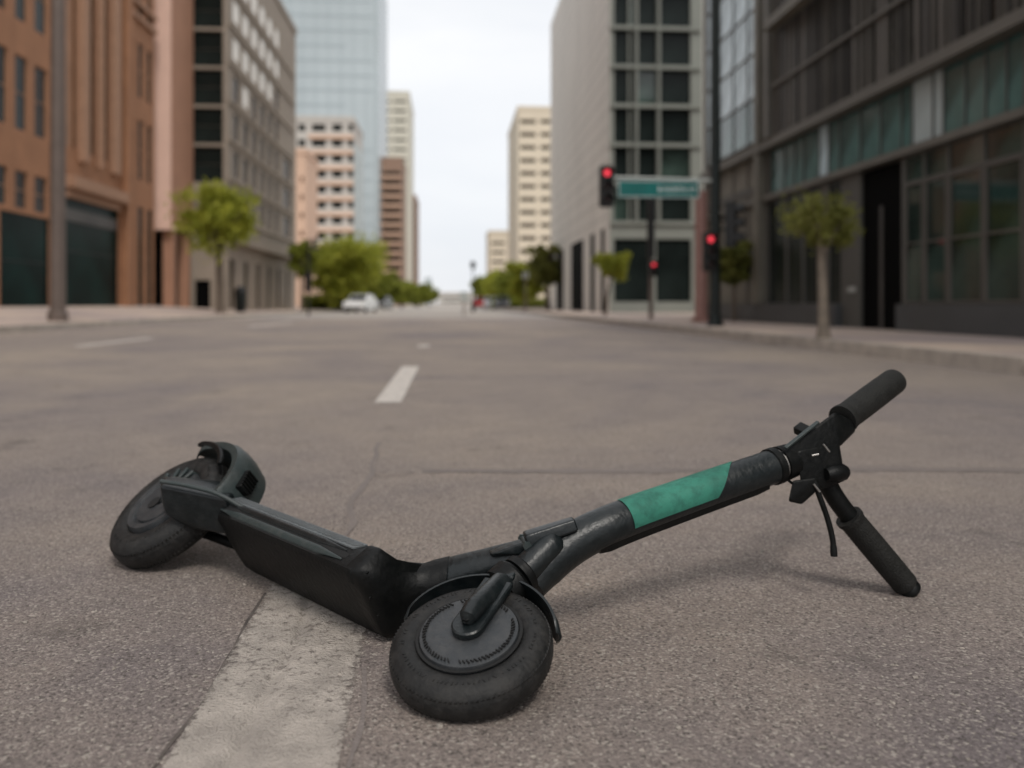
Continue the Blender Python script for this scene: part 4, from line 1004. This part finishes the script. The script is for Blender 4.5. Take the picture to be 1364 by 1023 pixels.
bm = bmesh.new(); hp = P(699, 722, 1.462); tube(bm, [hp-hs*.024, hp+hs*.024], .0055, 16); tube(bm, [hp-hs*.027, hp-hs*.021], .008, 6); tube(bm, [hp+hs*.021, hp+hs*.027], .008, 6); part(bm, 'hinge_pin', 'scooter_grey', None, 30)
bm = bmesh.new(); tube(bm, curve_pts([P(706, 744, 1.45), P(716, 733, 1.445), P(722, 726, 1.447)], 4), .0035, 10); part(bm, 'latch_hook', 'scooter_grey')
# ---- deck
tilt = R(29)
ah = Vector((.705, -.709, -.012)).normalized(); ph = Vector((-.709, -.705, 0)).normalized(); ph = (ph-ah*ph.dot(ah)).normalized(); zz = ah.cross(ph); zz = zz if zz.z > 0 else -zz
nD = (zz*math.cos(tilt)+ph*math.sin(tilt)).normalized(); uD = (ph*math.cos(tilt)-zz*math.sin(tilt)).normalized()   # nD up side, uD underside normal (to camera)
WD, TD = .158, .073
corner = Vector((-.232, 1.478, .0))                       # front lower underside corner on the ground
cD = corner+nD*WD/2-uD*TD/2
LD = .565
def deck_ring(s, k=1.0, kw=1.0):
    c = cD-ah*s; w = WD/2*kw; t_ = TD/2*k
    pts = [(w*.86, t_), (w*1.0, t_*.80), (w*1.0, t_*-.25), (w*.80, -t_), (-w*.80, -t_), (-w*1.0, -t_*.6), (-w*1.0, t_*.75), (-w*.88, t_)]
    return [c+nD*a+uD*b for a, b in pts]
bm = bmesh.new()
loft(bm, [deck_ring(-.008, .9, .9), deck_ring(-.002, .98, .985), deck_ring(.01), deck_ring(.25), deck_ring(.46), deck_ring(LD-.06, .97, .96), deck_ring(LD-.03, .8, .8), deck_ring(LD-.012, .55, .55)])
bmesh.ops.bevel(bm, geom=[e for e in bm.edges if e.is_manifold and e.calc_face_angle(0) > R(25)], offset=.004, segments=2, affect='EDGES')
part(bm, 'deck', 'scooter_black', None, 40)
# side rails on the upward side face
def side_bar(name, m, b, hw, h, s0, s1, lift=0.0):
    bm = bmesh.new(); rings = []
    for i in range(13):
        s = s0+(s1-s0)*i/12; k = min(1, math.sin(PI*max(.03, min(.97, i/12)))*2.2); c = cD-ah*s+nD*(WD/2+lift)+uD*b
        rings.append([c+uD*math.cos(a)*hw*k+nD*max(-.1, math.sin(a))*h*k for a in [2*PI*j/14 for j in range(14)]])
    loft(bm, rings); return part(bm, name, m, None, 60)
side_bar('side_groove', 'groove_black', TD*.10, .0215, .0016, .035, LD-.045)
side_bar('side_rail', 'scooter_grey', TD*.24, .0085, .0055, .04, LD-.055, .001)
side_bar('side_rail', 'scooter_paint', -TD*.03, .0075, .0045, .05, LD-.06, .001)
# ribbed rubber wrap on the chamfer between side and tread
cha = ((nD*.0+nD*(WD/2)+uD*(-TD*.125)), (nD*(WD*.40)-uD*TD/2))
e0, e1_ = cha; cn_ = ((e0+e1_)/2); ct = (e1_-e0).normalized(); cnn = ah.cross(ct).normalized(); cnn = cnn if cnn.dot(nD) > 0 else -cnn
half = (e1_-e0).length/2
bm = bmesh.new(); obox(bm, cD-ah*(LD*.5)+cn_+cnn*.0012, ah, ct, cnn, LD*.43, half*.98, .0014)
rnd = random.Random(3); s = .045
while s < LD-.05:
    obox(bm, cD-ah*s+cn_+cnn*.0034, (ct+ah*.5).normalized(), (ah-ct*.5).normalized(), cnn, half*rnd.uniform(.45, .78), .0011, .0012); s += .0052
gm = part(bm, 'grip_mat', 'mat_rubber', None, 20)
bm = bmesh.new(); obox(bm, cD-ah*(LD*.5)-uD*(TD/2+.002), ah, nD, uD, LD*.44, WD*.37, .0022, .0015); part(bm, 'tread_mat', 'mat_rubber', None, 20)
# front housing blending deck to neck
bm = bmesh.new(); st = []
for q, (c, wv, hv_, ex) in enumerate(((cD-ah*.014, WD*.505, TD*.515, 7), (cD+ah*.006, WD*.505, TD*.515, 6), (cD+ah*.018-nD*.001, WD*.49, TD*.50, 4.5), ((cD+ah*.030).lerp(P(552, 790, 1.515), .25)-nD*.003, WD*.41, TD*.47, 3.6),
        ((cD+ah*.036).lerp(P(556, 788, 1.515), .6), .053, .0385, 2.9), (P(562, 786, 1.517), .0455, .041, 2.4), (P(578, 778, 1.52), .0435, .0425, 2.0), (P(596, 771, 1.52), .0405, .0405, 2.0))):
    f = q/7; n1 = nD.lerp(Vector((.08, 0, 1)), f**1.3).normalized(); u1 = uD.lerp(Vector((0, -1, 0)), f**1.3).normalized()
    st.append([c+n1*math.copysign(abs(math.cos(t_))**(2/ex), math.cos(t_))*wv+u1*math.copysign(abs(math.sin(t_))**(2/ex), math.sin(t_))*hv_ for t_ in [2*PI*k/48 for k in range(48)]])
loft(bm, st); part(bm, 'front_housing', 'scooter_black', None, 60)
for a_, b_ in ((.42, .2), (.15, .42), (-.1, .45)):
    bm = bmesh.new(); c = cD+ah*.020+nD*WD*a_+uD*TD*(b_+.0); obox(bm, c, ah, nD, uD, .007, .002, .0025, .001); part(bm, 'housing_clip', 'scooter_black')
# ---- rear wheel, arms, fender
tw = R(38); nR = (zz*math.cos(tw)+ph*math.sin(tw)).normalized(); wR = .041; Rr = .153
cR = Vector((-.803, 1.955, 0)); cR.z = .113*math.sqrt(1-nR.z**2)*1.0+.041
wheel(cR, nR, Rr, wR, '', 2, True)
uR = (ph*math.cos(tw)-zz*math.sin(tw)).normalized()
fwd = (ah-nR*ah.dot(nR)).normalized(); sdR = nR.cross(fwd).normalized()
if sdR.dot(uR) > 0: sdR = -sdR                              # sdR: away from the camera side, towards the tread side (up)
dk = cD-ah*(LD-.03)
# upper arm over the wheel face to the axle
top0 = dk+nD*(WD*.34)
arm = curve_pts([top0+ah*.05-uD*.005, top0-ah*.02+nD*.012, P(268, 652, 1.83), P(222, 648, 1.85)], 5)
bm = bmesh.new()
hull(bm, [P(212, 646, 1.80), P(218, 686, 1.81), P(250, 704, 1.82), P(318, 716, 1.80), P(300, 664, 1.79), P(218, 633, 1.86), P(226, 640, 1.90), P(300, 641, 1.92), P(318, 650, 1.87), P(325, 700, 1.84)], .009, 4)
part(bm, 'rear_arm', 'scooter_paint', None, 50)
bm = bmesh.new(); tube(bm, curve_pts([P(214, 641, 1.79), P(250, 647, 1.785), P(290, 658, 1.78), P(330, 680, 1.775)], 5), .005, 12); part(bm, 'arm_rib', 'scooter_grey', None, 50)
# drop-out running down to the hub, and the lower arm under the wheel
ax0 = cR+nR*(wR+.001)
hx = (Vector((1, 0, 0))-nR*nR.x).normalized()
bm = bmesh.new(); lathe(bm, cR+nR*(wR*1.02)-hx*.020-nR.cross(hx)*.004, nR, [(.0001, 0), (.016, 0), (.016, .0022), (.0001, .0022)], 32); part(bm, 'axle_shade_disc', 'groove_black', None, 30)  # flat black disc painted in for the shaded axle hole
bm = bmesh.new(); b0 = dk-nD*WD*.40; tube(bm, curve_pts([b0+ah*.04, b0-ah*.03+nD*.004, cR-nR*(wR+.010)+fwd*.05, cR-nR*(wR+.010)], 5), .012, 14); part(bm, 'lower_arm', 'scooter_black', None, 50)
# rear fender: broad curved shell around the tyre on the tread side
bm = bmesh.new(); rings = []
for i in range(29):
    a = R(16)+R(100)*i/28; er = fwd*math.cos(a)+sdR*math.sin(a); tp = 1.0 if i < 22 else 1-.5*((i-22)/6)**2
    r0 = Rr+.012+.062*max(0, math.cos(a-R(34)))**3; ww = (wR+.014)*tp
    prof = [(r0-.024, ww), (r0-.006, ww+.004), (r0+.003, ww*.8), (r0+.007, ww*.4), (r0+.008, -.1*ww), (r0+.003, -ww*.8), (r0-.018, -ww), (r0-.022, -ww+.004), (r0-.001, -ww*.7), (r0+.003, 0), (r0-.002, ww*.7), (r0-.010, ww), (r0-.024, ww-.004)]
    rings.append([cR+er*r+nR*h for r, h in prof])
loft(bm, rings); rf = part(bm, 'rear_fender', 'scooter_grey', None, 45)
# raised lip and struts on the fender
bm = bmesh.new(); pts = []
for i in range(14):
    a = R(48)+R(62)*i/13; er = fwd*math.cos(a)+sdR*math.sin(a); pts.append(cR+er*(Rr+.012)+nR*(wR+.013))
tube(bm, pts, [.005]+[.008]*12+[.005], 12); part(bm, 'fender_lip', 'scooter_black', rf, 50)
bm = bmesh.new()
a = R(30); er = fwd*math.cos(a)+sdR*math.sin(a); et = (-fwd*math.sin(a)+sdR*math.cos(a)); tc_ = cR+er*(Rr+.082)+nR*.018
obox(bm, tc_, er, et, nR, .010, .026, .017, .005)
for k in range(5): obox(bm, tc_+et*(-.018+.009*k)+er*.0098, er, et, nR, .0035, .0018, .018)
part(bm, 'tail_light', 'scooter_black', None, 30)
# hub motor ribs visible on the rear wheel
for k in range(4):
    a = R(75+k*22); er = fwd*math.cos(a)+sdR*math.sin(a); et = nR.cross(er); bm = bmesh.new()
    tube(bm, [cR+er*.048+nR*(wR*.55), cR+er*.052+nR*(wR+.006), cR+er*.088+nR*(wR+.007), cR+er*.092+nR*(wR*.7)], [.003, .0055, .0055, .003], 10); part(bm, 'motor_rib', 'scooter_grey', None, 50)
# ---- handlebar
HB = P(1088, 606, 1.70)
UG0, UG1 = P(1122, 559, 1.75), P(1193, 506, 1.88)
LG0, LG1 = P(1130, 688, 1.70), P(1208, 781, 1.712)
bm = bmesh.new(); tube(bm, curve_pts([LG0+(LG1-LG0)*.2, P(1108, 655, 1.70), HB+ax*.004, P(1108, 580, 1.735), UG0+(UG1-UG0)*.2], 6), .0195, 24); part(bm, 'handlebar', 'scooter_black', None, 50)
def grip(a, b, r, nm, rib=0):
    d = (b-a).normalized(); L_ = (b-a).length; bm = bmesh.new(); pts = []; rr = []
    N_ = 46
    for i in range(N_+1):
        f = i/N_; pts.append(a+d*L_*f); q = r*(1+.03*math.sin(f*PI))
        if f < .05: q = r*1.10
        if f > .965: q = r*(1.02-.35*((f-.965)/.035)**2)
        if rib and i % 2 and .08 < f < .93: q *= .965
        rr.append(q)
    tube(bm, pts, rr, 32); return part(bm, nm, 'grip_rubber', None, 40)
grip(UG0, UG1, .0285, 'grip'); grip(LG0, LG1, .0265, 'grip', 1)
bm = bmesh.new(); d = (LG1-LG0).normalized(); tube(bm, [LG1-d*.001, LG1+d*.004, LG1+d*.012, LG1+d*.016], [.021, .0235, .0235, .020], 28); part(bm, 'grip_cap', 'scooter_black', None, 40)
# clamp body: wedge housing with display
bm = bmesh.new()
def fb(px, py, d): return [P(px, py, d-.028), P(px, py, d+.030)]
pts = []
for q in ((1034, 606, 1.675), (1112, 549, 1.735), (1134, 560, 1.755), (1140, 574, 1.755), (1120, 594, 1.72), (1052, 630, 1.675), (1035, 628, 1.67)): pts += fb(*q)
hull(bm, pts, .007, 3); part(bm, 'display_housing', 'scooter_black', None, 40)
bm = bmesh.new(); v0, v1 = P(1046, 598, 1.64), P(1090, 563, 1.68); vd = (v1-v0).normalized(); vn = (Vector((-.3, -.5, .8))-vd*Vector((-.3, -.5, .8)).dot(vd)).normalized(); vs_ = vd.cross(vn)
obox(bm, (v0+v1)/2+vn*.002, vd, vs_, vn, (v1-v0).length/2, .004, .003, .002); part(bm, 'housing_trim', 'scooter_grey', None, 40)
bm = bmesh.new(); pts = []
for q in ((1062, 600, 1.68), (1118, 590, 1.71), (1119, 622, 1.70), (1126, 640, 1.70), (1098, 652, 1.69), (1066, 640, 1.675)): pts += [P(q[0], q[1], q[2]-.020), P(q[0], q[1], q[2]+.026)]
hull(bm, pts, .008, 3); part(bm, 'handlebar_clamp', 'scooter_black', None, 40)
bm = bmesh.new(); k0 = P(1100, 632, 1.665); k1 = P(1128, 628, 1.68); tube(bm, [k0, k0.lerp(k1, .2), k0.lerp(k1, .85), k1], [.012, .0165, .0165, .011], 20); part(bm, 'throttle_knob', 'scooter_black', None, 40)
bm = bmesh.new(); pts = []
for q in ((1056, 640, 1.665), (1090, 636, 1.675), (1086, 656, 1.675), (1068, 672, 1.668), (1050, 668, 1.66)): pts += [P(q[0], q[1], q[2]-.016), P(q[0], q[1], q[2]+.018)]
hull(bm, pts, .005, 3); part(bm, 'bell', 'scooter_black', None, 40)
bm = bmesh.new(); c = P(1069, 573, 1.69); obox(bm, c, vd, vs_, vn, .012, .014, .009, .003); part(bm, 'mode_button', 'scooter_black', None, 40)
for (x_, y_, L1, an) in ((1101, 597, .010, .9), (1086, 606, .007, -.2), (1088, 650, .010, .9)):
    bm = bmesh.new(); c = P(x_, y_, 1.655); dv = Vector((math.cos(an), 0, -math.sin(an))); tube(bm, [c-dv*L1, c+dv*L1], .0022, 10); part(bm, 'clamp_bolt', 'bare_metal', None, 50)
# brake lever
lv = curve_pts([P(1084, 640, 1.665), P(1092, 662, 1.66), P(1102, 690, 1.658), P(1109, 718, 1.655), P(1111, 741, 1.652)], 6)
bm = bmesh.new(); tube(bm, lv, [.0075 if i < 4 else (.0058 if i < len(lv)-4 else .0068) for i in range(len(lv))], 16, ry=1.0); part(bm, 'brake_lever', 'scooter_black', None, 50)
# brake cable from the lever to the stem
bm = bmesh.new(); tube(bm, curve_pts([P(1080, 642, 1.665), P(1060, 646, 1.66), P(1040, 634, 1.655), J-Z*.034+ax*-.01], 6), .0028, 10); part(bm, 'brake_cable', 'scooter_black', None, 50)
